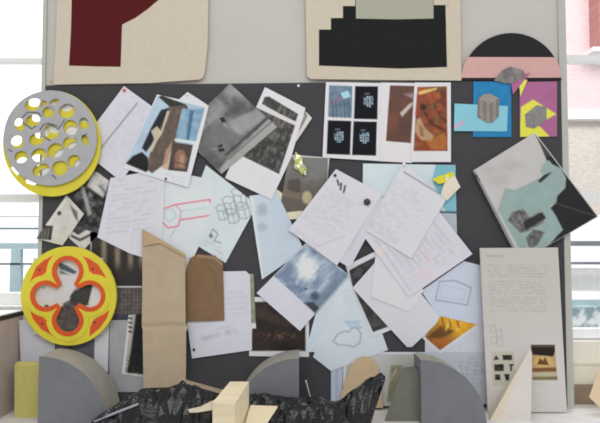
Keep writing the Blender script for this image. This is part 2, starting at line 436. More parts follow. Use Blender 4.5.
prism('canvas', [(304, -90), (459, -90), (461.5, 80.5), (385, 80), (311, 79), (307, 76)], -0.0215, 0.004, M_canvas, b2)
prism('black_applique', [(343, -70), (446, -70), (445.5, 5), (447, 67), (400, 68.5), (319, 65.5), (319, 29.5), (331, 29.5), (331, 18), (343, 18)], -0.0225, 0.0009, M_black, b2)
prism('grey_green_applique', [(355.5, -60), (433, -60), (433.5, 18.5), (395, 19.3), (356, 18.5)], -0.0235, 0.0009, M_sage, b2)
# the black step at its upper left is lower than the block, cover the strip of canvas beside it
prism('canvas_strip', [(341.5, -60), (355.2, -60), (355.2, 6), (341.5, 6)], -0.0233, 0.0006, M_canvas, b2)
prism('canvas_strip', [(433.8, -60), (448, -60), (448, 5), (433.8, 5)], -0.0233, 0.0006, M_canvas, b2)
b3 = empty('half_round_panel', P(511, 80, -0.02), 'black half-round card panel with a pink band and black base', 'panel')
prism('panel', [(461, 80.5)] + arc(511.5, 82.5, 50, 180, 360, 40, 49.5)[1:-1] + [(561.5, 80)], -0.018, 0.005, mat('black_card', (38, 36, 38), 0.85, 0.1, 60), b3)
e = [p for p in arc(511.5, 82.5, 50.6, 180, 360, 60, 50) if 57 <= p[1] <= 77.8]
lft = sorted([p for p in e if p[0] < 511], key=lambda p: -p[1]); rgt = sorted([p for p in e if p[0] > 511], key=lambda p: p[1])
prism('pink_band', [(461.6, 77.8)] + lft[1:] + [(466.3, 57), (553, 57.2)] + rgt[:-1] + [(561, 77.6)], -0.0195, 0.0012, mat('pink_card', (205, 162, 158), 0.85, 0.03, 60), b3)

# ------------------------------------------------------------------ blue and magenta collages
def flatc(c, n=5): return lambda k: k.fill(c, n, 5)
cb = empty('paper_collage', P(485, 110, LY(1)), 'collage of bright blue and light blue rectangles with grey hexagonal column', 'collage', 'paper collages at the upper right')
sheet('blue_card', '', '', [(473.5, 81.5), (511, 82), (511.5, 137), (473, 137)], 1, flatc((44, 124, 176), 6), parent=cb, d=1.5)
sheet('light_blue_card', '', '', [(454.5, 103.5), (508, 106), (507, 131.5), (454, 131)], 2, lambda k: k.fill((132, 190, 206), 4).line([(455.5, 127), (463.5, 122)], (226, 150, 170), 2.0), parent=cb, d=1.0)
def hexcol(k):
    k.fill((140, 132, 126), 14, 3)
    U = (k.x - 477) / 22
    k.put((np.sin(U * 22) > 0.2) * 0.35, (84, 78, 76)); k.poly([(478, 97), (489, 92), (499, 98), (489, 104)], (150, 141, 134), noise=14, sc=2)
sheet('grey_column_cutout', '', '', [(478, 99), (483, 94.5), (490, 93.5), (499, 98.5), (499, 116), (493, 122), (488, 123), (477.5, 117)], 3, hexcol, parent=cb, d=0.8)
cm = empty('paper_collage', P(538, 110, LY(1)), 'collage of magenta card, yellow shapes and a grey hexagon block', 'collage', 'paper collages at the upper right')
sheet('magenta_card', '', '', [(519.5, 82), (557, 81.5), (557, 136.5), (520, 137)], 1, lambda k: k.fill((164, 100, 138), 5).poly([(521, 107), (533, 99.5), (556.5, 114), (538, 124), (550, 136.8), (520, 137.2)], (228, 216, 82)).poly([(538, 125), (557, 115), (557.5, 137), (551, 136.5)], (164, 100, 138)), parent=cm, d=0.9)
sheet('grey_hexagon_cutout', '', '', [(525, 114.5), (537, 105), (546.5, 107), (546.6, 120), (534, 128.5), (526, 126.5)], 2, lambda k: k.fill((133, 131, 130), 12, 3).line([(525, 114.5), (534, 116), (534, 128)], (110, 106, 105), 0.8, 0.7), parent=cm, d=0.8)
cr = empty('paper_collage', P(512, 80, LY(3)), 'small grey rock cutout with magenta and yellow triangles on pink band', 'collage', 'paper collages at the upper right')
sheet('magenta_triangle', '', '', [(511, 82), (521, 75), (530.5, 72.5), (513, 94.5)], 3.4, flatc((168, 102, 142)), parent=cr, d=1.2)
sheet('yellow_triangle', '', '', [(527.5, 80), (520.5, 96.5), (519, 85), (522, 79)], 3.2, flatc((230, 214, 90)), parent=cr, d=1.2)
sheet('grey_rock_cutout', '', '', [(494, 80.5), (502, 70.5), (510, 66.5), (523, 70), (526, 76.5), (513, 83.5), (504, 83)], 4, lambda k: k.fill((126, 122, 121), 22, 4).poly([(502, 71), (510, 67), (512, 75), (505, 80)], (100, 96, 96), 2, 0.6).line([(510, 67), (515, 77), (513, 83)], (90, 86, 86), 0.8, 0.6), parent=cr, d=0.8)

# ------------------------------------------------------------------ image and photo sheets at the top
def cluster(k, cx, cy, s=1.0, seed=1):
    """pale cluster of small bright cells"""
    rng = random.Random(seed)
    for r, row in enumerate(((1, 2, 3), (0, 1, 2, 3), (0, 1, 2, 3), (0, 1, 2, 3), (1, 2))):
        for c in row:
            x = cx - 4.6 + c * 2.4 + rng.uniform(-0.3, 0.3); y = cy - 4.8 + r * 2.3 + rng.uniform(-0.3, 0.3)
            g = rng.choice(((178, 208, 224), (206, 224, 234), (150, 186, 206)))
            k.poly([(x, y), (x + 1.9, y - 0.2), (x + 1.8, y + 1.7), (x + 0.1, y + 1.6)], g, 1.0, 0.9)
    k.line([(cx - 3.5, cy - 7), (cx + 0.5, cy - 7.4)], (150, 170, 180), 0.8, 0.7); k.line([(cx - 5, cy - 4), (cx - 4.5, cy + 2)], (90, 110, 124), 0.8, 0.7)
def fourpics(k):
    k.fill((212, 212, 217), 2)
    k.poly([(329.3, 85.3), (352.3, 86.2), (351.6, 117.9), (328.2, 117)], (104, 124, 142), noise=24, sc=5)
    k.poly([(329, 100), (350, 92), (350, 96), (329, 107)], (140, 110, 130), 2, 0.5)
    for i in range(5): k.line([(332 + i * 4, 100), (333 + i * 4, 117)], (76, 84, 92), 1.4, 0.5)
    k.poly([(340.5, 93), (348, 90.5), (351, 96.5), (343.5, 99)], (160, 205, 228))
    k.poly([(355.2, 86.2), (378, 86.4), (377.3, 119.3), (354, 118.8)], (19, 20, 25)); cluster(k, 368.5, 101, 1, 11)
    k.poly([(328, 120.3), (351.2, 121), (350, 154.8), (326.6, 154)], (20, 21, 26)); cluster(k, 339, 136.5, 1, 12)
    k.poly([(353.7, 121.3), (376.8, 121.8), (376, 155.6), (352, 155)], (20, 21, 26)); cluster(k, 364.5, 137.5, 1, 13)
sheet('image_sheet', 'white sheet of four pictures, three black with pale blue clusters', 'print', [(326, 82), (381.5, 83), (379, 161), (322.5, 157.5)], 3, fourpics, d=0.7)
def redA(k):
    k.fill((213, 210, 213), 2)
    k.pic([(390, 85.5), (414.6, 86), (410.8, 143), (386, 141)], lambda x, y: np.stack([70 + 45 * fbm(x / 9, y / 9, 3), 48 + 24 * fbm(x / 7, y / 7, 4), 40 + 22 * fbm(x / 7, y / 7, 5)], -1))
    k.poly([(404, 94), (414, 93), (414, 100)], (150, 150, 172), 3, 0.7)
    k.poly([(400, 113), (409, 104), (413.5, 101.5), (412, 106), (402, 117)], (198, 188, 182), 1.5, 0.9)
    k.ell(394, 122, 5, 12, (128, 74, 46), 0.5, 0.8)
sheet('photo_sheet', 'photo print of a dark red-brown room with white streak', 'print', [(381, 82.5), (416.5, 83), (412, 163), (377, 161)], 2, redA, mat_=GLOSSY, d=0.7)
def redB(k):
    k.fill((211, 209, 213), 2)
    def f(x, y):
        a = fbm(x / 6, y / 6, 21); b_ = fbm(x / 4, y / 4, 25)
        return np.stack([104 + 90 * (a - 0.25), 42 + 74 * np.clip(b_ - 0.32, 0, 1) + 22 * a, 24 + 28 * b_], -1)
    k.pic([(417.5, 87), (446.8, 86.3), (447.5, 151), (413.5, 151)], f)
    k.poly([(417, 94), (421, 93), (424, 104), (420, 118), (415, 116)], (150, 62, 34), 2, 0.6)
    k.poly([(416.5, 120), (420, 117), (424, 126), (428, 131), (434, 136), (431, 141), (421, 140), (415, 132)], (190, 164, 130), 1.8, 0.75); k.poly([(419, 124), (423, 128), (424, 137), (420, 136)], (128, 84, 60), 1.5, 0.7)
    k.poly([(426, 141), (444, 133), (447, 140), (446, 150), (430, 148)], (188, 118, 48), 2, 0.6); k.line([(424, 112), (432, 124), (444, 130)], (58, 26, 20), 2.2, 0.7); k.line([(434, 104), (440, 116), (446, 122)], (70, 30, 24), 1.8, 0.6); k.line([(428, 118), (436, 110), (445, 106)], (168, 70, 36), 1.6, 0.6)
    k.ell(423, 107, 3, 3.5, (40, 22, 20), 0.85, 0.6); k.poly([(418, 92), (424, 90), (437, 87.5), (437, 89.5), (426, 93), (419, 95)], (226, 196, 120), 1.2, 0.85); k.poly([(440, 90), (446, 90), (446, 108), (441, 104)], (86, 34, 26), 2, 0.6)
sheet('photo_sheet', 'photo print of a rusty orange cave-like scene with white border', 'print', [(414.5, 82.5), (450.8, 82.5), (451, 162), (410.5, 162)], 3, redB, mat_=GLOSSY, d=0.7)

# ------------------------------------------------------------------ left cluster
def t_text(k):
    k.fill((203, 203, 212), 3, 20)
    k.text((127, 92), (160, 116), (97, 148), 26, a=0.22, seed=9)
    k.line([(137, 103.5), (101, 148)], (120, 122, 132), 1.0, 0.8)
sheet('text_page', 'white printed page with grey diagonal rule, hung from a red pin', 'page', [(124, 86), (168, 118), (121, 181.5), (78, 147)], 4, t_text)
sheet('blank_page', 'white page corner showing behind the blue sky and rock photo sheet', 'page', [(187.5, 92), (211, 107), (190, 132), (164, 112)], 3, flatc((212, 213, 218), 2))
def s_photo(k):
    k.fill((210, 212, 219), 3, 15)
    pic = [(157.3, 96), (205.3, 107.5), (186, 163), (152.5, 174), (126, 163)]
    k.poly(pic[:2] + [(196, 140), (152.5, 174), (126, 163)], (168, 188, 204), noise=12, sc=8)
    k.poly([(158.5, 97), (162, 95.5), (186, 104.5), (190, 112), (170, 107)], (44, 44, 38), noise=10)      # dark canopy
    k.poly([(161, 110), (172, 107), (155, 140), (146, 152), (142, 148), (151, 128)], (26, 32, 40), 1.4)      # black tree edge
    k.poly([(169, 107), (186, 105), (182, 127), (171, 151), (166, 163), (152, 173), (146, 168), (152, 147)], (96, 82, 74), 1.2, noise=18, sc=3)
    k.poly([(133, 156), (142, 152), (148, 158), (148, 170), (146, 172), (126, 163.5)], (24, 22, 22), 1.5)
    k.poly([(151, 131), (157, 126), (161, 131), (167, 111), (170, 111), (162, 134), (157, 141), (152, 152), (149, 151), (154, 139)], (196, 184, 158), 1.2, 0.95)
    k.poly([(182, 108.5), (204.5, 108.5), (196, 141), (175.5, 138)], (126, 158, 182), noise=22, sc=4)
    k.poly([(190, 110), (194, 110.5), (189, 140), (186, 139.5)], (58, 94, 126), 1.4, 0.8)
    k.poly([(175, 138.5), (197, 142), (196.5, 144), (174, 140.5)], (212, 216, 222))
    k.poly([(173, 142), (193, 145), (187, 172), (168, 170)], (72, 62, 58), noise=12, sc=4)
    k.poly([(174, 168), (175, 154), (179, 149), (184, 151), (187, 158), (185, 169)], (142, 108, 88), 1.6, 0.9); k.poly([(179, 166), (180, 155), (184, 155), (184, 167)], (178, 142, 116), 1.6, 0.8); k.line([(175, 162), (186, 165)], (80, 62, 54), 1.2, 0.7); k.poly([(166, 150), (172, 142), (168, 170), (162, 168)], (188, 150, 120), 1.5, 0.8)
    k.text((166, 173), (187, 178), (163, 181), 3, a=0.3)
sheet('photo_sheet', 'photo sheet with blue sky, brown rock and small arch pictures', 'print', [(157, 94.5), (209, 106), (188, 187.5), (123, 168)], 5, s_photo, mat_=GLOSSY, d=0.65, lift=(209, 106, 25, 0.004))
def u_text(k):
    k.fill((206, 206, 213), 2, 20)
    k.text((112, 184), (160, 178), (104, 236), 11, a=0.30, seed=14, words=9)
    k.table((110, 182), (164, 176), (101, 238), 3, 11, a=0.10, w=0.08)
    k.line([(138, 178), (131, 252)], (190, 192, 200), 0.8, 0.5)
sheet('text_page', 'white page of typed rows above the tan cardboard strip', 'page', [(110.5, 178), (165.5, 168.5), (161, 263), (130, 253.5), (97.5, 237.5)], 3, u_text, curl=0.0015)
# black and white photos under the grey disc
def v2(k):
    k.fill((66, 66, 66), 92, 5, 31)
    k.poly([(91, 176), (97, 171), (110, 181), (103, 198), (87, 186)], (186, 184, 182), 2, noise=30, sc=5)
    k.poly([(80, 186), (84, 186), (92, 214), (88, 216)], (170, 170, 168), 2, 0.8); k.line([(100, 186), (108, 196)], (90, 90, 90), 2.5, 0.7)
    k.ell(80, 204, 4, 6, (26, 26, 26), 0.7, 0.8); k.ell(99, 210, 5, 6, (30, 30, 30), 0.7, 0.8)
sheet('photo_print', 'black and white photo of dark rubble and street, below grey disc', 'print', [(93, 169), (112.5, 183), (99, 235), (68, 206)], 2, v2, mat_=GLOSSY)
def v3(k):
    k.fill((196, 194, 190), 10, 4); k.line([(72, 236), (80, 240), (92, 234)], (40, 40, 40), 2.2, 0.9); k.poly([(70, 222), (98, 222), (96, 233), (86, 230), (78, 235), (71, 230)], (72, 72, 72), noise=40, sc=4)
sheet('photo_scrap', 'torn pointed scrap of black and white photo above yellow disc', 'print', [(70, 226), (99, 222), (97, 236), (83, 250.5), (69, 238)], 1, v3, mat_=GLOSSY)
def v1(k):
    k.fill((196, 192, 184), 16, 8)
    k.poly([(42, 225), (53, 226), (51, 240), (36, 239)], (52, 50, 48), 1.2, noise=18, sc=3)
    for i in range(4): k.line([(41 + i * 2.7, 229), (38.5 + i * 2.9, 239)], (150, 146, 138), 1, 0.7)
    k.ell(59, 213, 2.2, 2.2, (30, 30, 30), 0.9, 0.5); k.poly([(70, 205), (77, 212), (78, 222), (74, 216)], (70, 68, 66), 2, 0.8)
    k.line([(48, 225), (66, 200)], (215, 212, 205), 1.5, 0.8)
sheet('photo_print', 'sepia toned photo of a pale building front above yellow disc', 'print', [(66.5, 195), (84, 214), (62.5, 245.5), (36, 238.5)], 3, v1, mat_=GLOSSY)
def wcol(k):
    k.fill((50, 45, 42), 8, 6)
    for cx in (104, 117.5, 130.5, 141.5):
        t = np.clip(1 - np.abs(k.x - cx) / 4.2, 0, 1); k.put(np.clip(t * 1.3, 0, 1) * 0.9 * np.clip((274 - k.y) / 14, 0.08, 1), (136, 124, 108))
    k.put(np.clip((k.y - 268) / 8, 0, 1) * 0.8, (48, 44, 44)); k.border([(90, 200), (200, 200), (200, 287.5), (90, 287.5)], (204, 204, 206), 1.0)
sheet('photo_print', 'dark photo of a row of fluted columns beside tan cardboard strip', 'print', [(90, 232), (146, 232), (146, 287.5), (92, 287.5)], 1, wcol, mat_=GLOSSY)
def wtile(k):
    k.fill((92, 86, 84), 22, 4); a = np.sin((k.x + k.y) * 0.8) * np.sin((k.x - k.y) * 0.8); k.put((a > 0.2) * 0.5, (58, 54, 56)); k.border([(100, 200), (200, 200), (200, 319), (100, 319)], (60, 62, 74), 4)
sheet('photo_print', 'photo of patterned grey tiling below the column photo', 'print', [(98, 288), (146, 288), (146, 319), (98, 319)], 1, wtile, mat_=GLOSSY)
sheet('grey_page', 'plain pale grey page hanging below the patterned tiling photo', 'page', [(109.5, 320), (146, 320), (146, 392), (109, 392)], 1, flatc((156, 156, 160), 5))
sheet('blank_page', 'narrow strip of white page left of the plain grey page', 'page', [(95, 322), (109, 322), (108, 372), (94, 372)], 1, flatc((196, 197, 202), 3))
sheet('photo_print', 'violet grey photo partly hidden behind the lower yellow disc', 'print', [(56, 322), (103.5, 322), (103.5, 376), (56, 376)], 0.5, lambda k: k.fill((98, 94, 106), 26, 5), mat_=GLOSSY)
sheet('blank_page', 'white page at the board edge behind yellow foam block', 'page', [(19, 320), (55, 320), (55, 395), (22, 395)], 0.5, flatc((192, 193, 202), 4))
def wtree(k):
    k.fill((168, 166, 160), 12, 5)
    k.poly([(136, 314), (144, 312), (148, 374), (127, 373), (131, 350), (133, 335)], (24, 24, 25), 2)
    n = fbm(k.x / 2, k.y / 2, 8); k.put((n > 0.5) * np.clip((k.y - 350) / 18, 0, 1) * np.clip((k.x - 124) / 5, 0, 1) * 0.7, (58, 56, 54))
    k.line([(129.5, 316), (123, 374), (150, 377)], (208, 208, 210), 2.6)
    for i in range(4): k.line([(129, 318 + 4.5 * i), (131.5, 318.5 + 4.5 * i)], (30, 30, 30), 1.4, 0.8)
sheet('photo_print', 'black and white photo of a dark tree with white edge, beside cardboard', 'print', [(128.5, 315), (148, 313), (150, 378), (121.5, 374)], 2, wtree, mat_=GLOSSY)
# sketches in the middle left
def y1(k):
    k.fill((206, 212, 218), 4, 20)
    red = (214, 74, 92)
    k.line([(163, 209), (176, 204.5), (210, 199.5), (210, 202)], red, 0.9, 0.8); k.line([(162.5, 209), (162, 222), (168, 228), (178, 226), (180, 220), (209, 215.5)], red, 0.9, 0.8)
    k.line([(176, 205), (181, 211), (180, 220)], red, 0.7, 0.5); k.line([(181, 211), (209, 208)], (160, 190, 186), 0.9, 0.5)
    k.line([(165, 211), (173, 209), (176, 216), (170, 222), (165, 219)], (150, 180, 170), 1.0, 0.5, True); k.line([(170, 238), (175, 229)], (150, 155, 160), 0.8, 0.5)
sheet('sketch_page', 'pale page with a red outlined beam drawing', 'drawing', [(164, 170), (214, 180), (212, 216), (187, 273), (158, 262)], 1.5, y1)
def y2(k):
    k.fill((202, 211, 214), 4, 20)
    g = (112, 126, 128)
    for cx, cy, r, L in ((238, 192, 7, 11), (228, 200, 6.5, 10), (242, 206, 6.5, 9), (231, 212, 6, 8), (221, 208, 5.5, 9)):
        h = [(cx + r * math.cos(math.radians(a)), cy + r * 0.62 * math.sin(math.radians(a))) for a in range(10, 370, 60)]
        k.line(h, g, 0.6, 0.55, True)
        for q_ in (0, 1, 2): k.line([h[q_], (h[q_][0] + 2, h[q_][1] + L)], g, 0.6, 0.5)
        k.line([(h[0][0] + 2, h[0][1] + L), (h[1][0] + 2, h[1][1] + L), (h[2][0] + 2, h[2][1] + L)], g, 0.6, 0.5)
    k.line([(210, 235), (213, 229), (218, 234), (214, 241), (221, 243)], (90, 98, 104), 0.7, 0.6); k.ell(211, 236, 2, 2, (80, 88, 92), 0.7, 0.8); k.text((205, 238), (225, 248), (203, 246), 2, a=0.4)
sheet('sketch_page', 'pale greenish page with a line drawing of stacked hexagons', 'drawing', [(206, 165), (257, 205), (225.5, 263), (180, 235)], 1, y2)
def rbw(k):
    k.fill((112, 112, 112), 62, 11, 41)
    t_ = fbm((k.x + k.y) / 22, (k.x - k.y) / 5, 43); k.c += ((t_ - 0.5) * 44)[:, None]
    k.poly([(231, 84), (262, 112), (250, 125), (214, 104)], (112, 112, 114), 6, 0.2); k.ell(231, 91, 7, 6, (152, 152, 154), 0.6, 1.0); k.poly([(234, 98), (245, 104), (238, 116), (226, 114)], (70, 70, 72), 7, 0.7)
    k.ell(216, 110, 8, 8, (146, 146, 146), 0.6, 0.9)
    k.poly([(228, 122), (256, 109), (266, 117), (240, 136)], (152, 151, 150), 3, 0.8)
    k.poly([(205, 135), (215, 120), (240, 135), (222, 158), (200, 150)], (110, 110, 110), 3, 0.8)
    k.poly([(231, 156), (270, 118), (277, 127), (238, 163), (222, 174), (220, 168)], (158, 157, 155), 1.3, noise=10)
    k.line([(226, 155), (268, 117)], (52, 52, 54), 2.0, 0.85); k.line([(229, 159), (272, 121)], (90, 90, 90), 1.0, 0.8)
    k.poly([(219, 118), (224, 117), (226, 122), (222, 123)], (36, 36, 36)); k.poly([(217, 146), (222, 144), (225, 151), (219, 152)], (34, 34, 36)); k.line([(205, 151), (224, 147)], (150, 150, 148), 1, 0.7)
    k.poly([(196, 150), (205, 144), (222, 160), (219, 170)], (88, 88, 88), 2, 0.7)
sheet('photo_print', 'large tilted black and white photo of a concrete building', 'print', [(230, 83.5), (277.5, 127), (221.5, 174), (178, 133)], 4.6, rbw, mat_=GLOSSY, d=0.75)
def r2(k):
    k.fill((211, 210, 214), 3, 12)
    def crowd(x, y):
        a_ = (x * 0.9 + y * 0.42); b2 = (-x * 0.42 + y * 0.9)
        n = vn(a_ / 3.1, b2 / 5.0, 51); m_ = vn(a_ / 1.6, b2 / 2.4, 57); c_ = np.clip(np.sin(a_ * 1.15) * 0.5 + 0.5, 0, 1)
        v = 50 + 62 * np.clip(n - 0.35, 0, 1) + 70 * np.clip(m_ - 0.62, 0, 1) * 1.4 + 22 * c_ * n; return np.stack([v, v * 0.98, v * 0.94], -1)
    k.pic([(264.5, 97), (269, 96.5), (298, 114), (295.5, 122.5), (262, 104)], crowd); k.pic([(255, 107), (295, 125.5), (279, 174), (240, 155)], crowd)
    k.poly([(258, 104), (297, 122), (296, 125), (257, 107)], (206, 204, 204)); 
sheet('contact_sheet', 'white page with dark crowded black and white pictures and blank bottom', 'print', [(265, 87), (305.5, 108), (291, 158), (271.5, 199.5), (225, 178), (246, 130)], 3.6, r2, mat_=GLOSSY, d=0.7)
sheet('blank_page', 'curled cream backed page peeking out behind crowded contact sheet', 'page', [(299, 104), (312, 118), (296, 142), (276, 160)], 2.6, lambda k: k.fill((206, 203, 198), 4).line([(303, 108), (306, 116), (293, 140)], (90, 84, 80), 2.5, 0.7))
# middle
def z1(k):
    k.fill((112, 110, 106), 14, 6); k.put(np.clip((k.y - 172) / 25, 0, 1) * 0.6, (82, 72, 64)); k.border([(283, 155), (329.5, 157), (326, 260), (272, 260)], (196, 196, 194), 1.0)
    k.poly([(300, 158), (326, 158), (325, 178), (305, 180)], (116, 120, 118), 3, 0.7); k.poly([(288, 180), (300, 178), (301, 192), (288, 194)], (70, 64, 60), 2, 0.7)
    k.ell(307, 197.5, 5, 6.5, (178, 166, 134), 0.95, 0.4); k.poly([(284, 188), (300, 194), (300, 200), (282, 196)], (130, 112, 96), 2, 0.6)
sheet('photo_print', 'faded grey brown photo with a pale oval, behind yellow foil', 'print', [(289, 154.5), (329.5, 157.5), (325, 208), (279, 213)], 1.8, z1, mat_=GLOSSY)
sheet('cream_page', 'cream paper corner under the faded photo, centre of board', 'page', [(272, 186), (286, 196), (304, 212), (297, 219), (282, 220)], 1, flatc((214, 208, 186), 3))
def q(k):
    k.fill((190, 202, 213), 5, 25); k.put(np.clip((k.x - 268) / 20, 0, 1) * 0.4, (176, 190, 206))
    for yy in (207, 212, 227): k.ell(262, yy, 5, 4, (150, 160, 172), 0.5, 0.8)
    k.text((260, 236), (286, 230), (263, 262), 8, a=0.14); k.line([(252, 198), (262, 278)], (214, 220, 226), 2.5, 0.8)
sheet('text_page', 'pale blue tinted page with smudged grey figures beside blue photo', 'page', [(249, 196), (277, 192), (304, 250), (262, 279.5)], 2, q)
def pblue(k):
    k.fill((204, 205, 214), 3)
    def f(x, y):
        u, v = (x + y) * 0.7, (x - y) * 0.7
        n = fbm(u / 4.5, v / 11, 61, 4); t = np.exp(-(((x - 307) / 13) ** 2 + ((y - 268) / 15) ** 2)); m_ = fbm(x / 3, y / 3, 65)
        return np.stack([124 + 120 * (n - 0.45) + 92 * t + 30 * (m_ - 0.5), 140 + 112 * (n - 0.45) + 86 * t + 30 * (m_ - 0.5), 164 + 84 * (n - 0.45) + 64 * t + 24 * (m_ - 0.5)], -1)
    k.pic([(274, 276), (306, 244), (348, 275), (315, 313)], f)
    k.poly([(313, 299), (345, 270), (348, 276), (315, 313.5)], (104, 126, 142), 4, 0.75); k.ell(315, 296, 4, 4, (58, 66, 82), 0.75, 0.9); k.poly([(304, 303), (313, 302), (319, 308), (315, 313)], (46, 42, 52), 2.2, 0.8)
    k.poly([(277, 276), (290, 262), (296, 268), (286, 282)], (92, 108, 140), 5, 0.6); k.ell(306, 289, 1.5, 1.5, (70, 80, 100), 0.8); k.ell(296, 287, 3, 2, (110, 122, 140), 0.7)
sheet('photo_print', 'tilted blue hazy photo with white lower margin, centre of board', 'print', [(306, 243), (349.5, 275), (300, 331), (256.5, 293)], 4, pblue, mat_=GLOSSY, d=0.7)
def acd(k):
    k.fill((206, 207, 211), 2); k.poly([(254, 302), (305.5, 301), (305.5, 351), (251, 351)], (46, 38, 36), noise=14, sc=7)
    k.poly([(252, 306), (290, 320), (300, 326), (284, 326), (252, 316)], (70, 58, 52), 3, 0.6); n_ = vn(k.x / 1.8, k.y / 1.8, 19); k.put((n_ > 0.62) * np.clip(1 - np.abs(k.y - 336) / 6, 0, 1) * np.clip(1 - np.abs(k.x - 278) / 26, 0, 1) * 0.9, (126, 84, 64)); k.ell(262, 308, 10, 5, (66, 52, 46), 0.6, 1)
sheet('photo_print', 'dark brown night photo with white border below blue photo', 'print', [(252, 297), (309, 297), (309, 357), (249, 356)], 1, acd, mat_=GLOSSY)
sheet('photo_print', 'narrow green grey photo edge behind the handwritten note page', 'print', [(240, 273), (253.5, 274), (256, 328.5), (244, 328)], 1.6, lambda k: k.fill((140, 140, 122), 26, 6).put(np.clip((k.y - 322) / 2, 0, 1), (208, 208, 210)), mat_=GLOSSY)
def ab(k):
    k.fill((203, 204, 213), 3, 18); k.text((198, 336), (236, 326), (200, 344), 1, a=0.55, seed=77, words=8); k.text((226, 290), (247, 288), (228, 318), 5, a=0.2)
    k.text((216, 327), (232, 324), (217, 331), 1, a=0.35, words=4); k.line([(188, 330), (195, 352)], (188, 190, 200), 1.0, 0.6)
sheet('note_page', 'white page with faint pencil handwriting below brown paper bag', 'page', [(194, 272), (246, 271), (250, 275), (252, 350), (192, 358.5), (187, 322)], 2, ab, curl=0.001)
# centre right
def l_text(k):
    k.fill((205, 205, 212), 2, 20)
    k.text((330, 184), (366, 205), (298, 222), 17, a=0.28, seed=23, words=10)
    k.line([(337.4, 180), (338.7, 185)], (62, 62, 70), 1.4); k.line([(341.2, 183.5), (340.6, 189.5)], (62, 62, 70), 1.4); k.line([(345.2, 186), (343.7, 192)], (62, 62, 70), 1.4)
    k.text((296, 228), (320, 244), (292, 234), 3, a=0.25); k.line([(345, 236), (318, 246)], (170, 172, 180), 1, 0.5)
sheet('text_page', 'tilted white typed page with three short black bars at its head', 'page', [(336, 169), (382.5, 194), (337, 265.5), (288.5, 230)], 7, l_text, lift=(288.5, 230, 22, 0.005))
sheet('text_page', 'white page showing as a strip under the typed page, right edge', 'page', [(341, 178), (386, 200), (350, 268), (300, 238)], 6, lambda k: k.fill((200, 201, 210), 3).line([(350, 250), (362, 225)], (170, 172, 182), 1, 0.5))
def k_text(k):
    k.fill((206, 206, 212), 2, 20)
    k.line([(404, 172), (441.5, 195)], (128, 128, 136), 1.2, 0.8)
    k.text((396, 178), (434, 203), (369, 226), 20, a=0.30, seed=33, words=12, fillw=0.5); k.text((372, 219), (402, 238), (366, 228), 4, a=0.25)
sheet('text_page', 'white typed page with ruled line beside the cream ticket', 'page', [(403.5, 161.5), (446, 200), (411, 258.5), (366.5, 231)], 8, k_text, lift=(411, 258, 20, 0.004))
def m_tab(k):
    k.fill((205, 203, 212), 2, 20)
    k.table((428, 206), (466, 252), (372, 238), 11, 6, a=0.16, w=0.05); k.text((426, 210), (460, 250), (380, 242), 10, a=0.28, seed=5, words=9)
    k.ell(423, 274, 8, 6, (224, 188, 188), 0.22, 1); k.ell(428, 258, 5, 6, (214, 186, 190), 0.22, 1); k.ell(381, 250, 4, 4, (222, 214, 180), 0.4, 1); k.line([(376, 240), (410, 290)], (160, 160, 168), 1, 0.4)
sheet('table_page', 'white page with a ruled grid and pinkish marks', 'page', [(427, 196), (472.5, 254), (409, 297.5), (363.5, 236)], 6.4, m_tab)
sheet('blank_page', 'blank white folded page lying lowest in the right hand fan', 'page', [(352.5, 288), (386, 250), (440, 317), (436, 324), (412, 347), (407, 347)], 4, lambda k: k.fill((203, 203, 209), 3, 25).line([(372, 297), (408, 311)], (166, 167, 176), 1.2, 0.7))
sheet('blank_page', 'smaller blank white folded page over the larger blank page', 'page', [(376, 250), (424, 290), (409, 312), (371, 297)], 5, lambda k: k.fill((208, 207, 211), 2, 25))
def o_ph(k):
    k.fill((206, 207, 212), 2); k.poly([(349, 270), (377, 256), (393, 325), (373, 332), (352, 285)], (58, 58, 60), noise=34, sc=5, seed=71)
    k.poly([(352, 285), (372, 262), (378, 268), (357, 292)], (42, 42, 44), 2, 0.8); k.line([(345, 271), (373, 252)], (200, 202, 208), 4)
sheet('photo_print', 'black and white photo with white border under the blank folded page', 'print', [(345.5, 266), (378, 250), (398, 327), (371.5, 338)], 3, o_ph, mat_=GLOSSY)
def ad2(k):
    k.fill((200, 209, 216), 4, 20)
    b_ = [(333, 341), (338, 334), (345, 331), (349, 332), (352, 328), (357, 327), (361, 334), (360, 342), (354, 347), (345, 345), (338, 345)]
    k.line(b_, (104, 116, 128), 0.6, 0.6, True); k.line([(345, 322), (353, 328), (362, 328), (356, 322)], (120, 150, 172), 0.7, 0.5, True); k.put(np.clip(0.5 - k.sd([(343, 320), (362, 320), (357, 328), (350, 328)]), 0, 1) * 0.6, (168, 190, 208))
    k.text((343, 290), (357, 288), (345, 316), 7, a=0.22)
sheet('sketch_page', 'pale page with a pencil cloud-like outline drawing', 'drawing', [(341, 276), (362, 276), (388, 350), (331, 371), (313, 357)], 2, ad2)
sheet('blank_page', 'pale blue page left of the cloud outline drawing', 'drawing', [(322, 290), (346, 274), (348, 352), (305.5, 352)], 1.6, flatc((196, 207, 216), 4))
